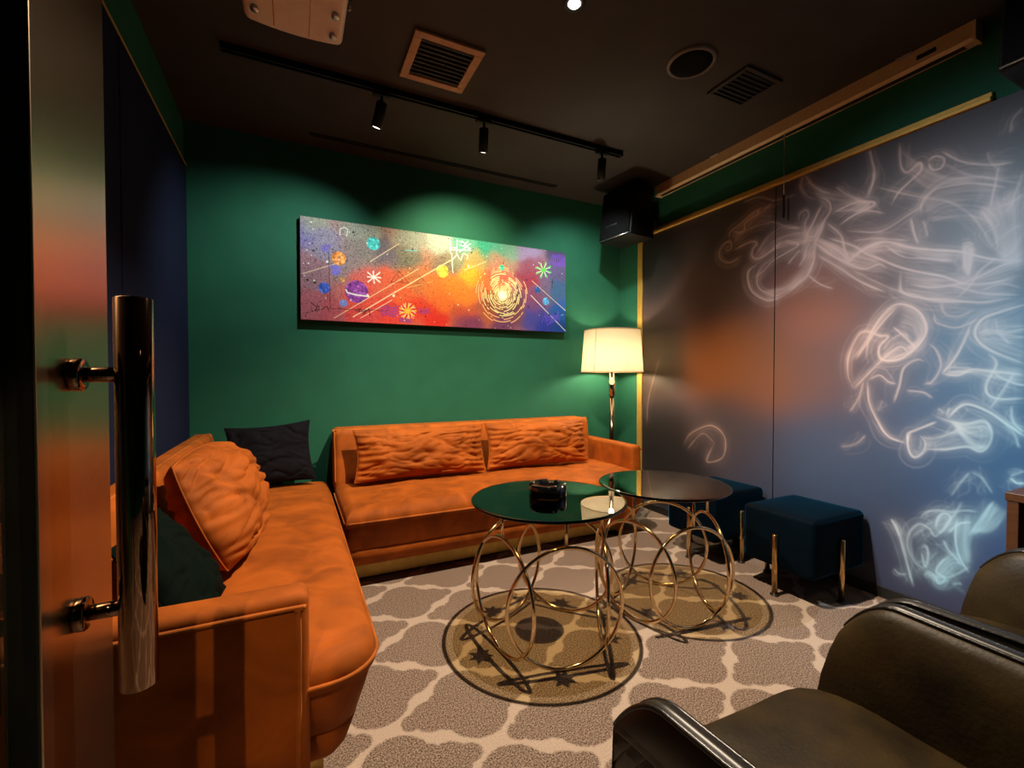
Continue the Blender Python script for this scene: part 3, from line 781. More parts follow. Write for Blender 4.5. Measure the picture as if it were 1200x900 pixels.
# ------------------------------------------------------------------ canvas painting on the back wall
PX0, PX1, PZ0, PZ1 = 0.043, 2.030, 1.455, 2.113
def painting_colors(nu, nv):
    rng = np.random.default_rng(3)
    u, v = np.meshgrid(np.linspace(0, 1, nu), np.linspace(0, 1, nv))
    W, Hh = PX1 - PX0, PZ1 - PZ0
    x, y = u * W, v * Hh
    jx, jy = x + 0.012 * smooth_noise((nv, nu), 10, rng), y + 0.012 * smooth_noise((nv, nu), 10, rng)
    num = np.zeros((nv, nu, 3)); den = np.zeros((nv, nu))
    for a, b, r, g, bb in PAINT_TONES:
        d2 = (jx - a * W) ** 2 + (jy - b * Hh) ** 2
        w = np.exp(-d2 / (2 * 0.042 ** 2)) + 0.00008 / (0.01 + d2)
        num += w[..., None] * srgb_arr((r, g, bb)); den += w
    c = num / den[..., None]
    # sprayed speckle
    grain = rng.standard_normal((nv, nu))
    spl = np.clip(1.15 - np.abs(v - 0.35) * 0.6 - u * 0.75, 0.15, 1)
    c *= (1 + 0.34 * spl * grain)[..., None]
    c *= (1 - 0.45 * spl * np.clip(smooth_noise((nv, nu), 1.2, rng) - 0.9, 0, 1))[..., None]
    c = np.clip(c, 0.004, 1)
    def over(mask, col):
        nonlocal c
        c = c * (1 - mask[..., None]) + srgb_arr(col) * mask[..., None]
    # sun with broken rings
    sx, sy = SUN[0] * W, SUN[1] * Hh
    r = np.hypot(x - sx, y - sy); th = np.arctan2(y - sy, x - sx)
    over(np.clip(np.exp(-(r / 0.070) ** 2) * 0.95, 0, 1), (252, 205, 120))
    for k in range(14):
        rk = 0.040 + 0.0135 * k + 0.0015 * math.sin(k * 2.1)
        rr = r + 0.004 * np.sin(th * 3 + k)
        gate = (np.sin(th * (4 + k % 3) + k * 1.7) + 0.5 * np.sin(th * (9 + k) + k) > -0.75 + 0.075 * k)
        if k < 10:
            over(np.clip(1.3 - np.abs(rr - rk - 0.0066) / 0.0045, 0, 1) * (y > sy - 0.03) * 0.75, (70, 35, 55))
        over(np.clip(1.4 - np.abs(rr - rk) / 0.0036, 0, 1) * gate, (255, 232, 160) if k < 10 else (245, 185, 130))
    over(np.clip(np.exp(-(r / 0.036) ** 4), 0, 1), (255, 248, 225))
    for a, b, rad, cr, cg, cb in PAINT_DISCS:
        d = np.hypot(x - a * W, y - b * Hh)
        m = np.clip((rad - d) / 0.003 + 0.5, 0, 1)
        over(m, (cr, cg, cb))
        over(m * np.clip(0.5 * smooth_noise((nv, nu), 2.0, rng), 0, 0.7), tuple(min(255, k + 60) for k in (cr, cg, cb)))
        over(m * np.clip(0.4 * smooth_noise((nv, nu), 2.0, rng), 0, 0.6), tuple(int(k * 0.5) for k in (cr, cg, cb)))
    for col, w, *pts in PAINT_LINES:
        P = np.array(pts) * np.array([W, Hh])
        m = np.zeros((nv, nu))
        for p, q in zip(P[:-1], P[1:]):
            dx, dy = q - p
            L2 = dx * dx + dy * dy + 1e-9
            t = np.clip(((x - p[0]) * dx + (y - p[1]) * dy) / L2, 0, 1)
            d = np.hypot(x - p[0] - t * dx, y - p[1] - t * dy)
            m = np.maximum(m, np.clip((w * 0.00064 - d) / 0.002 + 0.5, 0, 1))
        over(m * 0.85, col)
    # drips and flecks
    for k in range(230):
        a, b = rng.random(2)
        rad = rng.choice([0.0025, 0.0035, 0.005, 0.008], p=[0.45, 0.3, 0.18, 0.07])
        col = [(30, 22, 22), (248, 242, 230), (30, 22, 22), (60, 40, 70)][rng.integers(4)]
        d = np.hypot(x - a * W, y - b * Hh)
        over(np.clip((rad - d) / 0.002 + 0.5, 0, 1) * 0.85, col)
    return np.clip(c * 0.95, 0, 1)

pt = thing('canvas_painting', 'long unframed canvas painting of a colourful cosmos on the green back wall', 'painting', ((PX0 + PX1) / 2, YB, PZ0))
M['canvas'] = pm('bare_canvas_edge', (0.03, 0.028, 0.03), 0.8)
mesh('stretched_canvas', *box(PX0, PX1, YB - 0.043, YB - 0.003, PZ0, PZ1, bev=0.003), M['canvas'], pt, smooth=False)
M['paint'] = print_mat('acrylic_paint', 0.6, spec=0.12)
pnu, pnv = 720, 240
print_grid('painted_face', lambda u, v: np.stack([PX0 + 0.002 + (PX1 - PX0 - 0.004) * u, np.full_like(u, YB - 0.0442), PZ1 - 0.002 - (PZ1 - PZ0 - 0.004) * v], 1),
           pnu, pnv, painting_colors(pnu, pnv), M['paint'], pt)

# ------------------------------------------------------------------ sofas
def sofa(name, label, L_, D_, back_y, place, origin, group):
    """free end at x=0, arm at x=L_, front at y=0, back at y=D_"""
    t = thing(name, label, 'sofa', origin, group)
    rc = 0.13
    def yfront(x):
        if x > L_ - rc:
            return rc - math.sqrt(max(0, rc * rc - (x - (L_ - rc)) ** 2))
        return 0.0
    def outline(off, ymax, n=14):
        ox = min(off, 0.015)
        pts = [(ox, ymax), (ox, off + 0.02), (ox + 0.02, off)]
        for k in range(1, 12):
            pts.append((ox + 0.02 + (L_ - rc - ox - 0.02) * k / 12, off))
        for k in range(n + 1):
            a = math.pi / 2 * k / n
            pts.append((L_ - rc + (rc - off) * math.sin(a), rc - (rc - off) * math.cos(a)))
        pts.append((L_ - off, ymax))
        return pts
    def loft(rings, ymax):
        V, F = [], []
        for off, z in rings:
            V += [place(x, y, z) for x, y in outline(off, ymax)]
        n = len(outline(0, ymax))
        for i in range(len(rings) - 1):
            for k in range(n):
                F.append((i * n + k, i * n + (k + 1) % n, (i + 1) * n + (k + 1) % n, (i + 1) * n + k))
        F.append(tuple(range(n)))
        F.append(tuple((len(rings) - 1) * n + k for k in range(n)))
        return V, F
    # upholstered body, drawn in towards the plinth with one level seam
    mesh('sofa_base', *loft([(0.19, 0.115), (0.10, 0.120), (0.075, 0.150), (0.052, 0.212), (0.058, 0.217), (0.050, 0.222), (0.026, 0.290), (0.010, 0.345), (0.012, 0.375)], D_ - 0.02), M['velvet'], t)
    mesh('plinth', *loft([(0.20, 0.012), (0.195, 0.016), (0.195, 0.118), (0.20, 0.122)], D_ - 0.05), M['brass_plinth'], t, smooth=False)
    mesh('foot_recess', *loft([(0.225, 0.0), (0.225, 0.014)], D_ - 0.07), M['dark'], t, smooth=False)
    # loose seat pad: bull-nosed height field with soft creases
    nx, ny = 150, 70
    us = [0.5 - 0.5 * math.cos(math.pi * (k / nx)) * (0.35 + 0.65 * abs(2 * k / nx - 1) ** 0.6) for k in range(nx + 1)]
    us = sorted(0.5 * (k / nx) + 0.5 * (0.5 - 0.5 * math.cos(math.pi * k / nx)) for k in range(nx + 1))
    vs_ = [0.4 * (k / ny) + 0.6 * (1 - math.cos(math.pi / 2 * k / ny)) for k in range(ny + 1)]
    yb = back_y + 0.02
    zt, e, zb = 0.430, 0.055, 0.352
    V, F = [], []
    for v in vs_:
        for u in us:
            x = u * L_
            y0 = yfront(x)
            y = y0 + v * (yb - y0)
            if x > L_ - rc and y < rc:
                d = rc - math.hypot(x - (L_ - rc), y - rc)
            else:
                d = min(x, y, L_ - x)
            d = max(0.0, min(d, e))
            z = zt - e + math.sqrt(max(0, e * e - (e - d) ** 2)) * 0.95
            fade = min(1, d / e)
            crown = 0.022 * math.sin(math.pi * min(1, max(0, y / yb))) ** 0.7 * math.sin(math.pi * u) ** 0.4
            cr = noise.noise(Vector((x * 7.0, y * 1.6 + 3, 1.3 + len(name)))) 
            cr = (1 - abs(cr)) ** 6
            wr = noise.noise(Vector((x * 3.0, y * 2.2, 9.1))) * 0.010 + noise.noise(Vector((x * 15, y * 4, 4.0))) * 0.0028
            amp = max(0, noise.noise(Vector((x * 1.4, 2.0, 5.0))) + 0.35)
            z += fade * (crown + wr - 0.009 * cr * amp)
            V.append(place(x, y, z))
    w = nx + 1
    for j in range(ny):
        for i in range(nx):
            F.append((j * w + i, j * w + i + 1, (j + 1) * w + i + 1, (j + 1) * w + i))
    edge = [i for i in range(w)] + [j * w + nx for j in range(1, ny + 1)] + [ny * w + i for i in range(nx - 1, -1, -1)] + [j * w for j in range(ny - 1, 0, -1)]
    base = len(V)
    for idx in edge:
        u, v = us[idx % w], vs_[idx // w]
        x = u * L_; y0 = yfront(x); y = y0 + v * (yb - y0)
        V.append(place(x, y, zb))
    n = len(edge)
    for k in range(n):
        F.append((edge[k], edge[(k + 1) % n], base + (k + 1) % n, base + k))
    F.append(tuple(base + k for k in range(n)))
    seat = mesh('seat_pad', V, F, M['velvet'], t)
    # piping along the front lip of the seat
    lip = []
    for x, y in outline(-0.002, yb)[0:]:
        lip.append(place(x, y, zt - e - 0.004))
    mesh('piping', *tube(lip, 0.0055, 8), M['piping'], seat)
    # backrest slab with rounded top, leaning back a little
    def lean(v):
        k = (v.z - 0.36) / 0.4
        return place(v.x, v.y + 0.05 * k * (1 - 0.85 * min(1, max(0, (v.y - back_y) / (D_ - back_y)))) + 0.006 * noise.noise(Vector((v.x * 4, v.z * 5, 2))), v.z)
    bk = mesh('backrest', *box(0.0, L_ - 0.08, back_y, D_, 0.36, 0.762, bev=0.035, seg=5, fn=lean, cuts=14), M['velvet'], t)
    loop = spline([(0.004, back_y + 0.012, 0.44), (0.004, back_y + 0.035, 0.60), (0.004, back_y + 0.055, 0.735), (0.03, back_y + 0.075, 0.757), (0.4, back_y + 0.078, 0.759), (L_ - 0.22, back_y + 0.078, 0.759), (L_ - 0.125, back_y + 0.075, 0.755)], 8)
    mesh('back_piping', *tube([place(*p) for p in loop], 0.005, 8), M['piping'], bk)
    # one low arm, set back from the front lip
    ya = 0.168
    def armfn(v):
        return place(v.x + 0.004 * noise.noise(Vector((v.y * 5, v.z * 6, 7))), v.y, v.z)
    am = mesh('arm', *box(L_ - 0.075, L_ + 0.014, ya, D_, 0.13, 0.602, bev=0.022, seg=4, fn=armfn, cuts=8), M['velvet'], t)
    xp = L_ + 0.0135
    lp = [(xp, D_ - 0.03, 0.575), (xp, ya + 0.05, 0.575), (xp, ya + 0.027, 0.568), (xp, ya + 0.022, 0.545), (xp, ya + 0.022, 0.36), (xp, ya + 0.026, 0.14)]
    mesh('arm_piping', *tube([place(*p) for p in spline(lp, 8)], 0.0055, 8), M['piping'], am)
    return t

sofa('velvet_sofa', 'long burnt orange velvet sofa against the green back wall, below the painting', 2.0, 0.87, 0.63,
     lambda x, y, z: (0.222 + x, 2.305 + y, z), (1.2, 2.75, 0), 'matching orange sofas')
sofa('velvet_sofa', 'burnt orange velvet sofa along the left wall, its arm close to the door handle', 2.005, 0.715, 0.575,
     lambda x, y, z: (0.196 - y, 3.135 - x, z), (-0.18, 2.1, 0), 'matching orange sofas')

def pillow(name, label, cat, group, c, U, N, w, h, th, mat, seed, wr=0.012, gather=0.0, pinch=0.06, n=72, sag=0.0, ppow=2.6, fold=0.35, rnd=0.0):
    """cushion centred at c; U = width direction, N = facing direction"""
    U = Vector(U).normalized(); N = Vector(N).normalized()
    N = (N - U * N.dot(U)).normalized()
    Wv = N.cross(U)
    if Wv.z < 0:
        Wv = -Wv
    c = Vector(c)
    V, F = [], []
    idx = {}
    def pos(a, b, side):
        u = 2 * a / n - 1; v = 2 * b / n - 1
        u = math.sin(u * math.pi / 2) * 0.75 + u * 0.25
        v = math.sin(v * math.pi / 2) * 0.75 + v * 0.25
        x = w / 2 * u * (1 - pinch * (1 - v * v) * abs(u))
        y = h / 2 * v * (1 - pinch * (1 - u * u) * abs(v))
        x *= 1 - rnd * u * u * v * v
        y *= 1 - rnd * u * u * v * v
        pr = max(0.0, (1 - abs(u) ** ppow) * (1 - abs(v) ** ppow)) ** 0.55
        d = th / 2 * pr
        q = Vector((u * 1.1 * w / h, v * 1.1, seed + side * 3))
        k = noise.noise(q * 1.3)
        wu = u * w / h + 0.45 * noise.noise(Vector((u * 1.2, v * 1.2, seed + 20)))
        wv = v + 0.30 * noise.noise(Vector((u * 1.6, v * 1.1, seed + 40))) + fold * u * u
        a1 = (1 - abs(noise.noise(Vector((wu * 0.85, wv * 2.6, seed * 1.7 + side))))) ** 7
        a2 = (1 - abs(noise.noise(Vector((wu * 1.9 - wv * 1.2, wv * 3.0 + wu * 0.5, seed * 2.3 + side))))) ** 9
        g = 0.0
        if gather:
            ed = max(0.0, abs(u) - 0.55) / 0.45
            g = gather * ed * (1 - ed * 0.5) * math.sin(v * 26 + 3 * noise.noise(Vector((v * 3, u * 2, seed))))
        env = min(1.0, pr * 1.6)
        d += env * (th * 0.14 * k - wr * a1 + wr * 0.3 - wr * 0.6 * a2) + g * min(1, pr * 3)
        y -= sag * (1 - v) * pr * h * 0.3
        return c + U * x + Wv * y + N * (d * side)
    for side in (1, -1):
        for b in range(n + 1):
            for a in range(n + 1):
                if side == -1 and (a in (0, n) or b in (0, n)):
                    idx[(a, b, side)] = idx[(a, b, 1)]
                    continue
                idx[(a, b, side)] = len(V)
                V.append(tuple(pos(a, b, side)))
        for b in range(n):
            for a in range(n):
                F.append((idx[(a, b, side)], idx[(a + 1, b, side)], idx[(a + 1, b + 1, side)], idx[(a, b + 1, side)]))
    o = mesh(name, V, F, mat, origin=tuple(c - Vector((0, 0, h / 2))))
    tag(o, label, cat, group)
    # piped seam
    rim = [pos(a, 0, 1) for a in range(n)] + [pos(n, b, 1) for b in range(n)] + [pos(a, n, 1) for a in range(n, 0, -1)] + [pos(0, b, 1) for b in range(n, 0, -1)]
    mesh('seam', *tube(rim[::2], 0.0035, 6, closed=True), mat, o)
    return o

G = 'loose orange back cushions'
pillow('back_cushion', 'wrinkled orange velvet cushion at the open end of the back sofa, nearer the black cushion', 'cushion', G,
       (0.745, 2.835, 0.612), (1, 0.0, 0.0), (0, -1, 0.20), 0.85, 0.315, 0.16, M['velvet'], 1.0, 0.017, 0.010)
pillow('back_cushion', 'wrinkled orange velvet cushion on the back sofa nearest the floor lamp and arm', 'cushion', G,
       (1.595, 2.835, 0.612), (1, 0.0, -0.01), (0, -1, 0.20), 0.83, 0.315, 0.16, M['velvet'], 5.0, 0.017, 0.008)
pillow('back_cushion', 'plump crumpled orange cushion leaning on the back of the left sofa', 'cushion', G,
       (-0.236, 1.945, 0.650), (0.10, 1, 0.0), (1, -0.10, 0.42), 0.62, 0.405, 0.25, M['velvet'], 9.0, 0.024, 0.010, pinch=0.0, ppow=2.4, fold=0.2, rnd=0.10)
pillow('throw_cushion', 'black cotton cushion in the corner where the left sofa meets the back wall', 'cushion', None,
       (-0.125, 3.055, 0.626), (1, 0.06, 0.06), (0.1, -1, 0.42), 0.46, 0.38, 0.13, M['blackcloth'], 13.0, 0.012, pinch=0.10)
pillow('throw_cushion', 'dark green cushion behind the arm of the left sofa, mostly in shadow', 'cushion', None,
       (-0.275, 1.405, 0.595), (0.04, 1, 0.0), (1, -0.04, 0.62), 0.34, 0.30, 0.10, M['greencloth'], 17.0, 0.010, pinch=0.05)

# ------------------------------------------------------------------ tables
def ring_table(label, cx, cy, r_top, z_top, rot, scale, group):
    t = thing('ring_table', label, 'table', (cx, cy, 0), group)
    e, ei = 0.012, 0.036
    g = 0.0095
    mesh('glass_top', *lathe([(r_top - ei, z_top - g), (r_top - ei, z_top)], (cx, cy, 0), 96), M['glass'], t, smooth=False)
    V, F = lathe([(r_top - ei, z_top), (r_top - e, z_top), (r_top - e, z_top - g), (r_top - ei, z_top - g)], (cx, cy, 0), 96, caps=False)
    mesh('glass_border', V, F, M['glasscaustic'], t, smooth=False)  # clearer band brightens the table's shadow in place of a caustic ring
    V, F = lathe([(r_top - e, z_top), (r_top - 0.004, z_top - 0.0005), (r_top, z_top - 0.003), (r_top, z_top - g + 0.002), (r_top - 0.002, z_top - g), (r_top - e, z_top - g)], (cx, cy, 0), 96, caps=False)
    mesh('bevelled_edge', V, F, M['glassedge'], t)
    R_, tr = 0.226 * scale, 0.0075
    dist = 0.222 * scale
    for k in range(5):
        a = math.radians(rot + 72 * k)
        ox, oy = cx + dist * math.cos(a), cy + dist * math.sin(a)
        tx, ty = -math.sin(a), math.cos(a)
        zc = R_ + tr
        path = [(ox + tx * R_ * math.cos(q), oy + ty * R_ * math.cos(q), zc + R_ * math.sin(q)) for q in [2 * math.pi * i / 72 for i in range(72)]]
        mesh('ring', *tube(path, tr, 10, closed=True), M['gilt'], t)
        zt = zc + R_
        mesh('post', *lathe([(0.006, zt - 0.004), (0.006, z_top - g - 0.003)], (ox, oy, 0), 12), M['gilt'], t)
        V, F = [], []
        m = 14
        for z in (z_top - g - 0.004, z_top - g):
            for i in range(m):
                q = 2 * math.pi * i / m + a
                rr = 0.042 if i % 2 == 0 else 0.022
                V.append((ox + rr * math.cos(q), oy + rr * math.sin(q), z))
        F = [tuple(range(m)), tuple(range(2 * m - 1, m - 1, -1))] + [(i, (i + 1) % m, m + (i + 1) % m, m + i) for i in range(m)]
        mesh('star_mount', V, F, M['gilt'], t, smooth=False)
    return t

GT = 'ring-base glass tables'
ring_table('round smoked glass table on gold rings holding the black ashtray', 0.955, 1.615, 0.322, 0.590, 257, 1.0, GT)
ring_table('empty round smoked glass table on gold rings beside the blue stools', 1.578, 1.600, 0.300, 0.588, 262, 0.96, GT)

def ashtray():
    c = (0.966, 1.640)
    zb = 0.5905
    prof = [(0.0, 0.0), (0.076, 0.0), (0.079, 0.004), (0.079, 0.050), (0.076, 0.054), (0.060, 0.054), (0.056, 0.050), (0.050, 0.024), (0.030, 0.018), (0.0, 0.018)]
    V, F = lathe([(max(r, 0.0005), z) for r, z in prof], (c[0], c[1], zb), 72, caps=True)
    out = []
    for x, y, z in V:
        a = math.atan2(y - c[1], x - c[0])
        dz = 0
        if z > zb + 0.045:
            s = abs(math.sin(1.5 * a + 0.4))
            if s > 0.955:
                dz = -0.012
        out.append((x, y, z + dz))
    o = mesh('ashtray', out, F, M['ash'], origin=(c[0], c[1], zb))
    tag(o, 'round black glass ashtray standing on the smoked glass table', 'ashtray')
ashtray()

# ------------------------------------------------------------------ stools
def stool(label, x0, x1, y0, y1, group):
    cx, cy = (x0 + x1) / 2, (y0 + y1) / 2
    t = thing('velvet_stool', label, 'stool', (cx, cy, 0), group)
    def puff(v):
        k = 0.006 * (1 - ((v.x - cx) / (x1 - x0) * 2) ** 2) * (1 - ((v.y - cy) / (y1 - y0) * 2) ** 2)
        return (v.x, v.y, v.z + (k if v.z > 0.3 else 0))
    mesh('cushion_block', *box(x0, x1, y0, y1, 0.135, 0.418, bev=0.022, seg=4, fn=puff, cuts=6), M['teal'], t)
    for px, py in ((x0 - 0.006, cy), (x1 - 0.02, cy), (cx, y0 - 0.006), (cx, y1 + 0.006)):
        lg = mesh('leg', *lathe([(0.0135, 0.006), (0.0135, 0.303), (0.011, 0.306)], (px, py, 0), 20), M['brass'], t)
        mesh('foot_pad', *lathe([(0.021, 0.0), (0.021, 0.006), (0.014, 0.009)], (px, py, 0), 20), M['dark'], lg)
    return t
stool('blue velvet stool on gold legs nearer the armchairs, in front of the mural seam', 2.165, 2.590, 1.245, 1.612, 'blue velvet stools')
stool('blue velvet stool on gold legs partly behind the empty glass table', 2.150, 2.575, 1.775, 2.140, 'blue velvet stools')

# ------------------------------------------------------------------ floor lamp
LX, LY = 2.318, 2.915
def shade_mat():
    m, N, L, B = new_mat('lamp_shade_fabric')
    N.remove(B)
    d = N.new('ShaderNodeBsdfDiffuse'); d.inputs['Color'].default_value = (0.70, 0.60, 0.44, 1)
    tr = N.new('ShaderNodeBsdfTranslucent'); tr.inputs['Color'].default_value = (0.27, 0.23, 0.155, 1)
    tc = N.new('ShaderNodeTexCoord')
    nz = N.new('ShaderNodeTexNoise'); nz.inputs['Scale'].default_value = 120
    L.new(tc.outputs['Object'], nz.inputs['Vector'])
    mr = N.new('ShaderNodeMapRange'); mr.inputs['To Min'].default_value = 0.44; mr.inputs['To Max'].default_value = 0.56
    L.new(nz.outputs['Fac'], mr.inputs['Value'])
    mx = N.new('ShaderNodeMixShader')
    L.new(mr.outputs[0], mx.inputs[0]); L.new(d.outputs[0], mx.inputs[1]); L.new(tr.outputs[0], mx.inputs[2])
    L.new(mx.outputs[0], N['Material Output'].inputs['Surface'])
    return m
lamp = thing('floor_lamp', 'lit floor lamp with a cream drum shade in the corner beside the back sofa', 'floor lamp', (LX, LY, 0))
mesh('lamp_base', *lathe([(0.115, 0.0), (0.115, 0.012), (0.108, 0.018), (0.03, 0.024), (0.02, 0.04)], (LX, LY, 0), 40), M['polechrome'], lamp)
mesh('pole', *lathe([(0.019, 0.03), (0.019, 0.93)], (LX, LY, 0), 24), M['polechrome'], lamp)
mesh('collar', *lathe([(0.019, 0.93), (0.025, 0.932), (0.025, 1.06), (0.020, 1.063), (0.020, 1.16)], (LX, LY, 0), 24), M['chrome'], lamp)
sh = mesh('lamp_shade', *lathe([(0.246, 1.128), (0.222, 1.462)], (LX, LY, 0), 72, caps=False), shade_mat(), lamp)
mesh('shade_hoop', *tube([(LX + 0.246 * math.cos(a), LY + 0.246 * math.sin(a), 1.128) for a in [2 * math.pi * k / 72 for k in range(72)]], 0.004, 6, closed=True), M['cassette'], sh)
mesh('shade_hoop', *tube([(LX + 0.222 * math.cos(a), LY + 0.222 * math.sin(a), 1.462) for a in [2 * math.pi * k / 72 for k in range(72)]], 0.0035, 6, closed=True), M['cassette'], sh)
sa = math.radians(199)
mesh('shade_seam', *tube([(LX + (0.247 - 0.024 * k / 8) * math.cos(sa), LY + (0.247 - 0.024 * k / 8) * math.sin(sa), 1.13 + 0.33 * k / 8) for k in range(9)], 0.0022, 6), M['cassette'], sh)
for k in range(3):
    a = math.radians(20 + 120 * k)
    mesh('shade_arm', *tube([(LX, LY, 1.20), (LX + 0.241 * math.cos(a), LY + 0.241 * math.sin(a), 1.20)], 0.0025, 6), M['chrome'], sh)
mesh('bulb', *lathe([(0.012, 1.165), (0.016, 1.19), (0.030, 1.225), (0.034, 1.25), (0.028, 1.275), (0.012, 1.288), (0.001, 1.29)], (LX, LY, 0), 24), emit('warm_bulb', (1.0, 0.80, 0.55), BULB_STRENGTH), lamp)

# ------------------------------------------------------------------ loudspeakers in the upper corners
def loudspeaker(label, corner, yaw, group):
    """corner = lower near front corner; the grille faces -X before turning by yaw"""
    cx, cy, cz = corner
    t = thing('loudspeaker', label, 'speaker', (cx, cy, cz), group)
    ca, sa_ = math.cos(yaw), math.sin(yaw)
    def pl(x, y, z):
        return (cx + x * ca - y * sa_, cy + x * sa_ + y * ca, cz + z)
    w, d, h = 0.33, 0.25, 0.40
    mesh('cabinet', *box(0.012, d, 0, w, 0, h, bev=0.012, seg=3, fn=lambda v: pl(v.x + 0.05 * (v.z / h - 0.5) * (1 if v.x < d / 2 else 0), v.y, v.z)), M['black'], t)
    gr = mesh('grille', *box(0.0, 0.016, 0.012, w - 0.012, 0.014, h - 0.014, bev=0.006, seg=2, fn=lambda v: pl(v.x + 0.05 * (v.z / h - 0.5), v.y, v.z)), M['grille'], t)
    mesh('badge', *box(-0.003, 0.003, w * 0.42, w * 0.78, 0.105, 0.117, bev=0.001, fn=lambda v: pl(v.x + 0.05 * (v.z / h - 0.5), v.y, v.z)), M['badge'], gr)
    mesh('trim_strip', *box(-0.002, 0.006, 0.01, w - 0.01, 0.006, 0.012, fn=lambda v: pl(v.x + 0.05 * (v.z / h - 0.5), v.y, v.z)), M['badge'], gr)
    mesh('bracket', *join(box(d, XR - cx - 0.012, w * 0.45, w * 0.55, 0.17, 0.22, fn=lambda v: pl(v.x, v.y, v.z)), box(XR - cx - 0.016, XR - cx, w * 0.35, w * 0.65, 0.10, 0.29, fn=lambda v: (cx + v.x, cy + v.y, cz + v.z))), M['black'], t)
loudspeaker('black box loudspeaker high in the corner above the floor lamp', (2.256, 2.615, 2.15), math.radians(7), 'wall loudspeakers')
loudspeaker('black box loudspeaker high on the right wall, past the end of the screen cassette', (2.22, 0.355, 2.15), 0.0, 'wall loudspeakers')

# ------------------------------------------------------------------ roller screen cassette and cord
sc_ = thing('screen_cassette', 'long champagne roller screen cassette under the ceiling along the right wall', 'screen', (2.59, 1.77, 2.50))
prof = [(0.0, 0.012), (0.012, 0.0), (0.060, 0.0), (0.064, 0.006), (0.064, 0.080), (0.0, 0.080)]
mesh('cassette', *prism(prof, 0.862, 2.69, lambda u, v, d: (2.558 + u, d, 2.500 + v)), M['cassette'], sc_, smooth=False)
for y in (0.862, 2.69):
    mesh('end_cap', *box(2.556, 2.623, y - 0.006, y + 0.006, 2.498, 2.58, bev=0.002), M['cassette'], sc_, smooth=False)
mesh('bottom_slot', *box(2.576, 2.606, 0.90, 2.66, 2.4985, 2.5005), M['dark'], sc_, smooth=False)
for y in (1.10, 2.14):
    mesh('ceiling_clip', *box(2.545, 2.575, y - 0.03, y + 0.03, 2.572, 2.58, bev=0.002), M['badge'], sc_, smooth=False)
mesh('sensor', *box(2.5560, 2.5600, 0.985, 1.055, 2.530, 2.550, bev=0.001), M['dark'], sc_, smooth=False)
cord = thing('pull_cord', 'thin black pull cord hanging from the screen cassette over the mural seam', 'cord', (2.57, 1.672, 2.016))
mesh('string', *tube([(2.57, 1.672, 2.502), (2.57, 1.6725, 2.3), (2.57, 1.672, 2.15)], 0.0022, 6), M['badge'], cord)
mesh('weight', *lathe([(0.003, 2.016), (0.006, 2.02), (0.006, 2.145), (0.003, 2.15)], (2.57, 1.672, 0), 12), M['black'], cord)

# ------------------------------------------------------------------ ceiling fittings
rail = thing('track_rail', 'long black lighting track across the dark ceiling', 'light track', (0.96, 2.39, CEIL))
mesh('track', *join(box(-0.28, 1.96, 2.372, 2.380, CEIL - 0.030, CEIL - 0.001), box(-0.28, 1.96, 2.398, 2.406, CEIL - 0.030, CEIL - 0.001), box(-0.28, 1.96, 2.380, 2.398, CEIL - 0.012, CEIL - 0.001)), M['black'], rail, smooth=False)
mesh('end_cap', *box(1.96, 1.972, 2.370, 2.408, CEIL - 0.032, CEIL - 0.001, bev=0.002), M['black'], rail, smooth=False)
TL = ['black track spotlight nearest the projector, leaning left over the painting', 'black track spotlight in the middle of the three, above the painting', 'black track spotlight at the track end near the corner loudspeaker']
lens = emit('spot_lens_glow', (1.0, 0.93, 0.80), 4.0)
for (hx, hy), hd, lab in zip(HEADS, HEAD_DIRS, TL):
    t = thing('track_spotlight', lab, 'spotlight', (hx, hy, CEIL - 0.03), 'black track spotlights')
    mesh('adapter', *box(hx - 0.045, hx + 0.045, hy - 0.016, hy + 0.016, CEIL - 0.046, CEIL - 0.028, bev=0.003), M['black'], t)
    top = Vector((hx, hy, CEIL - 0.046))
    piv = Vector((hx, hy, CEIL - 0.085))
    mesh('stem', *tube([top, piv], 0.007, 10), M['black'], t)
    body_dir = Vector((hd.x * 0.6, 0.30, -1)).normalized()
    hdv = mesh('head', *lathe([(0.020, -0.012), (0.027, -0.006), (0.027, 0.118), (0.024, 0.118), (0.022, 0.112)], tuple(piv), 28, axis=body_dir), M['black'], t)
    mesh('lens', *lathe([(0.0225, 0.110), (0.0225, 0.1125)], tuple(piv), 24, axis=body_dir), lens, hdv)

def vent(label, x0, x1, y0, y1, fr, frame_mat, nslat, group, drop=0.014):
    t = thing('ceiling_vent', label, 'vent', ((x0 + x1) / 2, (y0 + y1) / 2, CEIL), group)
    z0, z1 = CEIL - drop, CEIL
    mesh('frame', *join(box(x0, x1, y0, y0 + fr, z0, z1, bev=0.003), box(x0, x1, y1 - fr, y1, z0, z1, bev=0.003), box(x0, x0 + fr, y0 + fr, y1 - fr, z0, z1, bev=0.003), box(x1 - fr, x1, y0 + fr, y1 - fr, z0, z1, bev=0.003)), frame_mat, t, smooth=False)
    ms = []
    for k in range(nslat):
        y = y0 + fr + (y1 - y0 - 2 * fr) * (k + 0.5) / nslat
        ms.append(box(x0 + fr, x1 - fr, y - 0.006, y + 0.002, z0 + 0.003, z1 - 0.001))
    mesh('louvre', *join(*ms), M['slat'], t, smooth=False)
vent('square ceiling vent with a tan frame and dark grille beside the projector', 0.478, 0.800, 1.916, 2.246, 0.038, M['ventwood'], 9, 'ceiling vents')
vent('dark square ceiling vent between the ceiling speaker and the screen cassette', 1.955, 2.215, 1.452, 1.690, 0.022, M['ceiling'], 7, 'ceiling vents')
cs = thing('ceiling_speaker', 'round black ceiling speaker with a pale rim beside the small dark vent', 'ceiling speaker', (1.70, 1.56, CEIL))
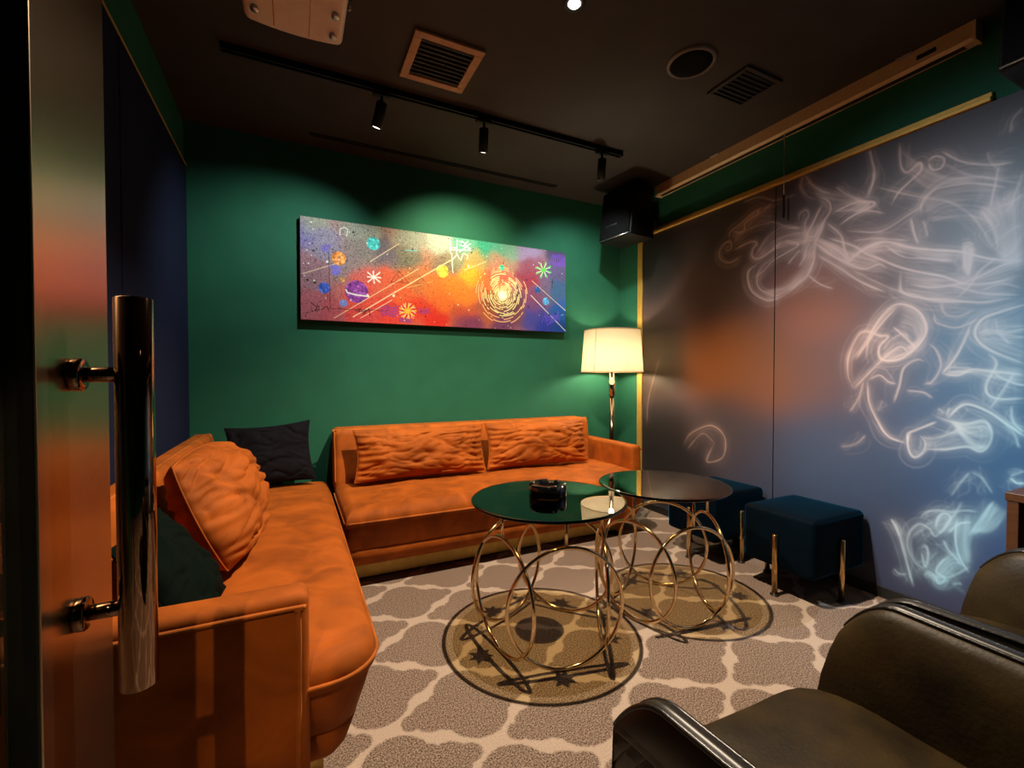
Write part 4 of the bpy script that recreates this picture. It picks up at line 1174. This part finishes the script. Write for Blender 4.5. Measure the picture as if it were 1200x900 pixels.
mesh('rim', *lathe([(0.112, CEIL - 0.001), (0.110, CEIL - 0.010), (0.100, CEIL - 0.014), (0.095, CEIL - 0.012), (0.094, CEIL - 0.001)], (1.70, 1.56, 0), 48, caps=False), pm('grey_speaker_rim', (0.16, 0.14, 0.11), 0.5), cs)
mesh('mesh_cover', *lathe([(0.094, CEIL - 0.001), (0.094, CEIL - 0.009), (0.05, CEIL - 0.013), (0.001, CEIL - 0.014)], (1.70, 1.56, 0), 48), M['grille'], cs)
dl = thing('downlight', 'small bright recessed downlight in the ceiling over the glass tables', 'downlight', (1.017, 1.523, CEIL))
mesh('trim_ring', *lathe([(0.045, CEIL - 0.001), (0.043, CEIL - 0.006), (0.026, CEIL - 0.004), (0.024, CEIL - 0.001)], (1.017, 1.523, 0), 32, caps=False), M['slat'], dl)
mesh('lens', *lathe([(0.024, CEIL - 0.003), (0.022, CEIL - 0.005)], (1.017, 1.523, 0), 24), emit('downlight_glow', (1.0, 0.92, 0.78), 40.0), dl)

pj = thing('ceiling_projector', 'white projector hung under the ceiling, seen from below by the left wall', 'projector', (0.015, 1.62, 2.30))
def pjfn(v):
    x, y, z = v
    k = (x - 0.015) / 0.155
    if y > 1.62:
        y += 0.018 * (1 - k * k)
    return (x, y, z)
mesh('housing', *box(-0.140, 0.170, 1.43, 1.775, 2.300, 2.405, bev=0.020, seg=4, fn=pjfn, cuts=10), M['projector'], pj)
mesh('lens', *lathe([(0.034, 0.0), (0.036, 0.012), (0.030, 0.016), (0.026, 0.010), (0.001, 0.013)], (0.168, 1.60, 2.352), 28, axis=(1, 0, 0)), M['ash'], pj)
for x, y in ((0.135, 1.72), (0.135, 1.62), (-0.105, 1.70)):
    mesh('foot', *lathe([(0.012, 2.288), (0.013, 2.292), (0.010, 2.302)], (x, y, 0), 20), M['badge'], pj)
mesh('panel_line', *join(box(-0.052, -0.048, 1.45, 1.76, 2.2985, 2.3005), box(0.058, 0.060, 1.45, 1.765, 2.2985, 2.3005)), M['ventwood'], pj, smooth=False)
mesh('mount_pole', *lathe([(0.018, 2.40), (0.018, CEIL - 0.006), (0.06, CEIL - 0.006), (0.06, CEIL - 0.001)], (0.0, 1.58, 0), 24), M['black'], pj)

# ------------------------------------------------------------------ armchairs
def armchair(label, cx, y_front, group):
    t = thing('tub_armchair', label, 'armchair', (cx, y_front - 0.33, 0), group)
    hw, dep = 0.300, 0.66
    # plan of the shell's mid line: from the right front tip round the back to the left front tip
    def plan(s):
        s = s * 2 - 1
        k = abs(s)
        sg = 1 if s < 0 else -1
        straight = 0.40
        if k > 1 - straight:
            q = (k - (1 - straight)) / straight
            return Vector((cx + sg * (hw * (0.93 + 0.07 * q)), y_front - dep + 0.32 + (dep - 0.32) * q, 0))
        a = k / (1 - straight) * math.pi / 2
        return Vector((cx + sg * hw * 0.93 * math.sin(a), y_front - dep + 0.32 - 0.32 * math.cos(a), 0))
    N_ = 72
    ss = [0.5 - 0.5 * math.cos(math.pi * k / N_) for k in range(N_ + 1)]
    def frame(s):
        p = plan(s)
        d = plan(min(1, s + 0.004)) - plan(max(0, s - 0.004))
        d.normalize()
        return p, Vector((d.y, -d.x, 0)) if False else Vector((-d.y, d.x, 0)), d
    def ztop(s):
        k = min(s, 1 - s)
        return 0.62
    def shell(sec):
        V, F = [], []
        m = len(sec)
        for s in ss:
            p, nn, d = frame(s)
            if (p + nn - Vector((cx, y_front - 0.33, 0))).length < (p - nn - Vector((cx, y_front - 0.33, 0))).length:
                nn = -nn
            k = min(s, 1 - s)
            tip = min(1.0, k / 0.06)
            drop = 0.085 * (1 - tip) ** 2
            for off, z in sec:
                zz = z - drop * max(0, (z - 0.40) / 0.22)
                fw = 0.0
                if k < 0.10:     # front edge leans forward towards the seat
                    fw = (0.62 - z) * 0.10 * (1 - k / 0.10)
                V.append(p + nn * off + Vector((0, fw, 0)) + Vector((0, 0, zz)))
        for i in range(N_):
            for j in range(m):
                F.append((i * m + j, i * m + (j + 1) % m, (i + 1) * m + (j + 1) % m, (i + 1) * m + j))
        F.append(tuple(range(m)))
        F.append(tuple(N_ * m + j for j in range(m)))
        return V, F
    inner = [(-0.048, 0.24), (-0.046, 0.36), (-0.040, 0.45), (-0.026, 0.54), (-0.008, 0.595), (0.006, 0.612), (0.014, 0.614), (0.014, 0.24)]
    outer = [(0.012, 0.15), (0.012, 0.600), (0.018, 0.620), (0.034, 0.622), (0.044, 0.610), (0.040, 0.55), (0.030, 0.40), (0.012, 0.22), (0.0, 0.15)]
    i_ = mesh('inner_shell', *shell(inner), M['leather'], t)
    o_ = mesh('outer_shell', *shell(outer), M['quilt'], t)
    def rail_path(off, z):
        P = []
        for s in ss:
            p, nn, d = frame(s)
            if (p + nn - Vector((cx, y_front - 0.33, 0))).length < (p - nn - Vector((cx, y_front - 0.33, 0))).length:
                nn = -nn
            k = min(s, 1 - s)
            tip = min(1.0, k / 0.06)
            zz = z - 0.085 * (1 - tip) ** 2 * max(0, (z - 0.40) / 0.22)
            P.append(p + nn * off + Vector((0, 0, zz)))
        return P
    mesh('piping', *tube(rail_path(0.014, 0.616), 0.0045, 8), M['leatherdark'], i_)
    mesh('piping', *tube(rail_path(0.040, 0.617), 0.0045, 8), M['leatherdark'], o_)
    # seat pad: superellipse front-rounded cushion
    V, F = [], []
    na, nr = 64, 14
    def seat_r(a):
        ca, sa_ = math.cos(a), math.sin(a)
        n_ = 6.0
        return (abs(ca / 0.252) ** n_ + abs(sa_ / 0.305) ** n_) ** (-1 / n_)
    sy = y_front - 0.262
    for j in range(nr + 1):
        q = j / nr
        for k in range(na):
            a = 2 * math.pi * k / na
            r = seat_r(a) * math.sin(q * math.pi / 2)
            x, y = r * math.cos(a), r * math.sin(a)
            z = 0.395 + 0.045 * math.cos(q * math.pi / 2) ** 0.5 + 0.006 * noise.noise(Vector((x * 9 + cx, y * 9, 1)))
            V.append((cx + x, sy + y, z))
    for zz, sc in ((0.375, 1.005), (0.31, 0.99), (0.30, 0.97)):
        for k in range(na):
            a = 2 * math.pi * k / na
            r = seat_r(a) * sc
            V.append((cx + r * math.cos(a), sy + r * math.sin(a), zz))
    tot = nr + 4
    for j in range(tot - 1):
        for k in range(na):
            F.append((j * na + k, j * na + (k + 1) % na, (j + 1) * na + (k + 1) % na, (j + 1) * na + k))
    F.append(tuple((tot - 1) * na + k for k in range(na)))
    st = mesh('seat_cushion', V, F, M['leather'], t)
    mesh('piping', *tube([(cx + seat_r(a) * 1.008 * math.cos(a), sy + seat_r(a) * 1.008 * math.sin(a), 0.386) for a in [2 * math.pi * k / 96 for k in range(96)]], 0.0045, 8, closed=True), M['leatherdark'], st)
    mesh('underframe', *box(cx - 0.23, cx + 0.23, sy - 0.25, sy + 0.25, 0.16, 0.30, bev=0.01), M['leatherdark'], t, smooth=False)
    for sx in (-1, 1):
        for sy_ in (-1, 1):
            bx, by = cx + sx * 0.20, sy + sy_ * 0.21
            mesh('leg', *tube([(bx, by, 0.17), (bx + sx * 0.025, by + sy_ * 0.025, 0.0)], lambda q: 0.017 - 0.007 * q, 12), M['dark'], t)
    return t
GA = 'olive leather tub armchairs'
armchair('olive brown leather tub armchair in the foreground, its whole seat in view', 0.805, 0.575, GA)
armchair('olive brown leather tub armchair cut by the right edge, next to the wooden cabinet', 1.500, 0.575, GA)

# ------------------------------------------------------------------ open wooden cabinet at the right edge
cb = thing('wooden_cabinet', 'orange brown wooden open cabinet against the right wall behind the armchair', 'cabinet', (2.43, 0.12, 0))
cx0, cx1, cy0, cy1, cz = 2.255, 2.600, -0.45, 0.652, 0.690
mesh('carcass', *join(box(cx0, cx1, cy1 - 0.03, cy1, 0.0, cz - 0.03, bev=0.002), box(cx0, cx1, cy0, cy0 + 0.03, 0.0, cz - 0.03, bev=0.002), box(cx0, cx1, cy0 + 0.03, cy1 - 0.03, 0.04, 0.07, bev=0.002)), M['wood'], cb, smooth=False)
mesh('cabinet_top', *box(cx0 - 0.004, cx1, cy0 - 0.004, cy1 + 0.004, cz - 0.03, cz, bev=0.003), M['wood'], cb, smooth=False)
mesh('back_panel', *box(cx1 - 0.012, cx1 - 0.002, cy0 + 0.03, cy1 - 0.03, 0.07, cz - 0.03), M['darkwood'], cb, smooth=False)
mesh('shelf', *box(cx0 + 0.02, cx1 - 0.012, cy0 + 0.03, cy1 - 0.03, 0.36, 0.38, bev=0.002), M['darkwood'], cb, smooth=False)

slab('trim_5', -0.322, -0.264, -0.03, 0.028, 0, CEIL, mat=M['lacquer'])     # post the door hangs on

# ------------------------------------------------------------------ open door with its pull handle
door = bpy.data.objects.new('door_1', None)
COL.objects.link(door)
door.location = (-0.30, 0.5, 0)
structure(door)
DX = -0.270
mesh('glass_pane', *box(DX - 0.028, DX - 0.016, 0.06, 0.714, 0.008, 2.30, bev=0.001), M['doorglass'], door, smooth=False)
mesh('door_stile', *box(DX - 0.042, DX - 0.002, 0.7125, 0.942, 0.008, 2.30, bev=0.002), M['lacquer'], door, smooth=False)
mesh('metal_plate', *box(DX - 0.003, DX, 0.713, 0.942, 0.010, 2.298, bev=0.0012), M['stile'], door, smooth=False)
mesh('hinge_rail', *box(DX - 0.042, DX - 0.002, 0.03, 0.062, 0.008, 2.30, bev=0.002), M['lacquer'], door, smooth=False)
HX, HY = -0.203, 0.808
hn = mesh('pull_handle', *lathe([(0.020, 0.655), (0.0225, 0.657), (0.0225, 1.208), (0.020, 1.210)], (HX, HY, 0), 40), M['copper'], door)
for z in (0.772, 1.101):
    mesh('standoff', *tube([(DX, HY, z), (HX, HY, z)], 0.0105, 20), M['copper'], hn)
    mesh('rosette', *lathe([(0.0215, 0.0), (0.0225, 0.003), (0.0225, 0.011), (0.020, 0.013), (0.0105, 0.0135)], (DX, HY, z), 32, axis=(1, 0, 0)), M['copper'], hn)
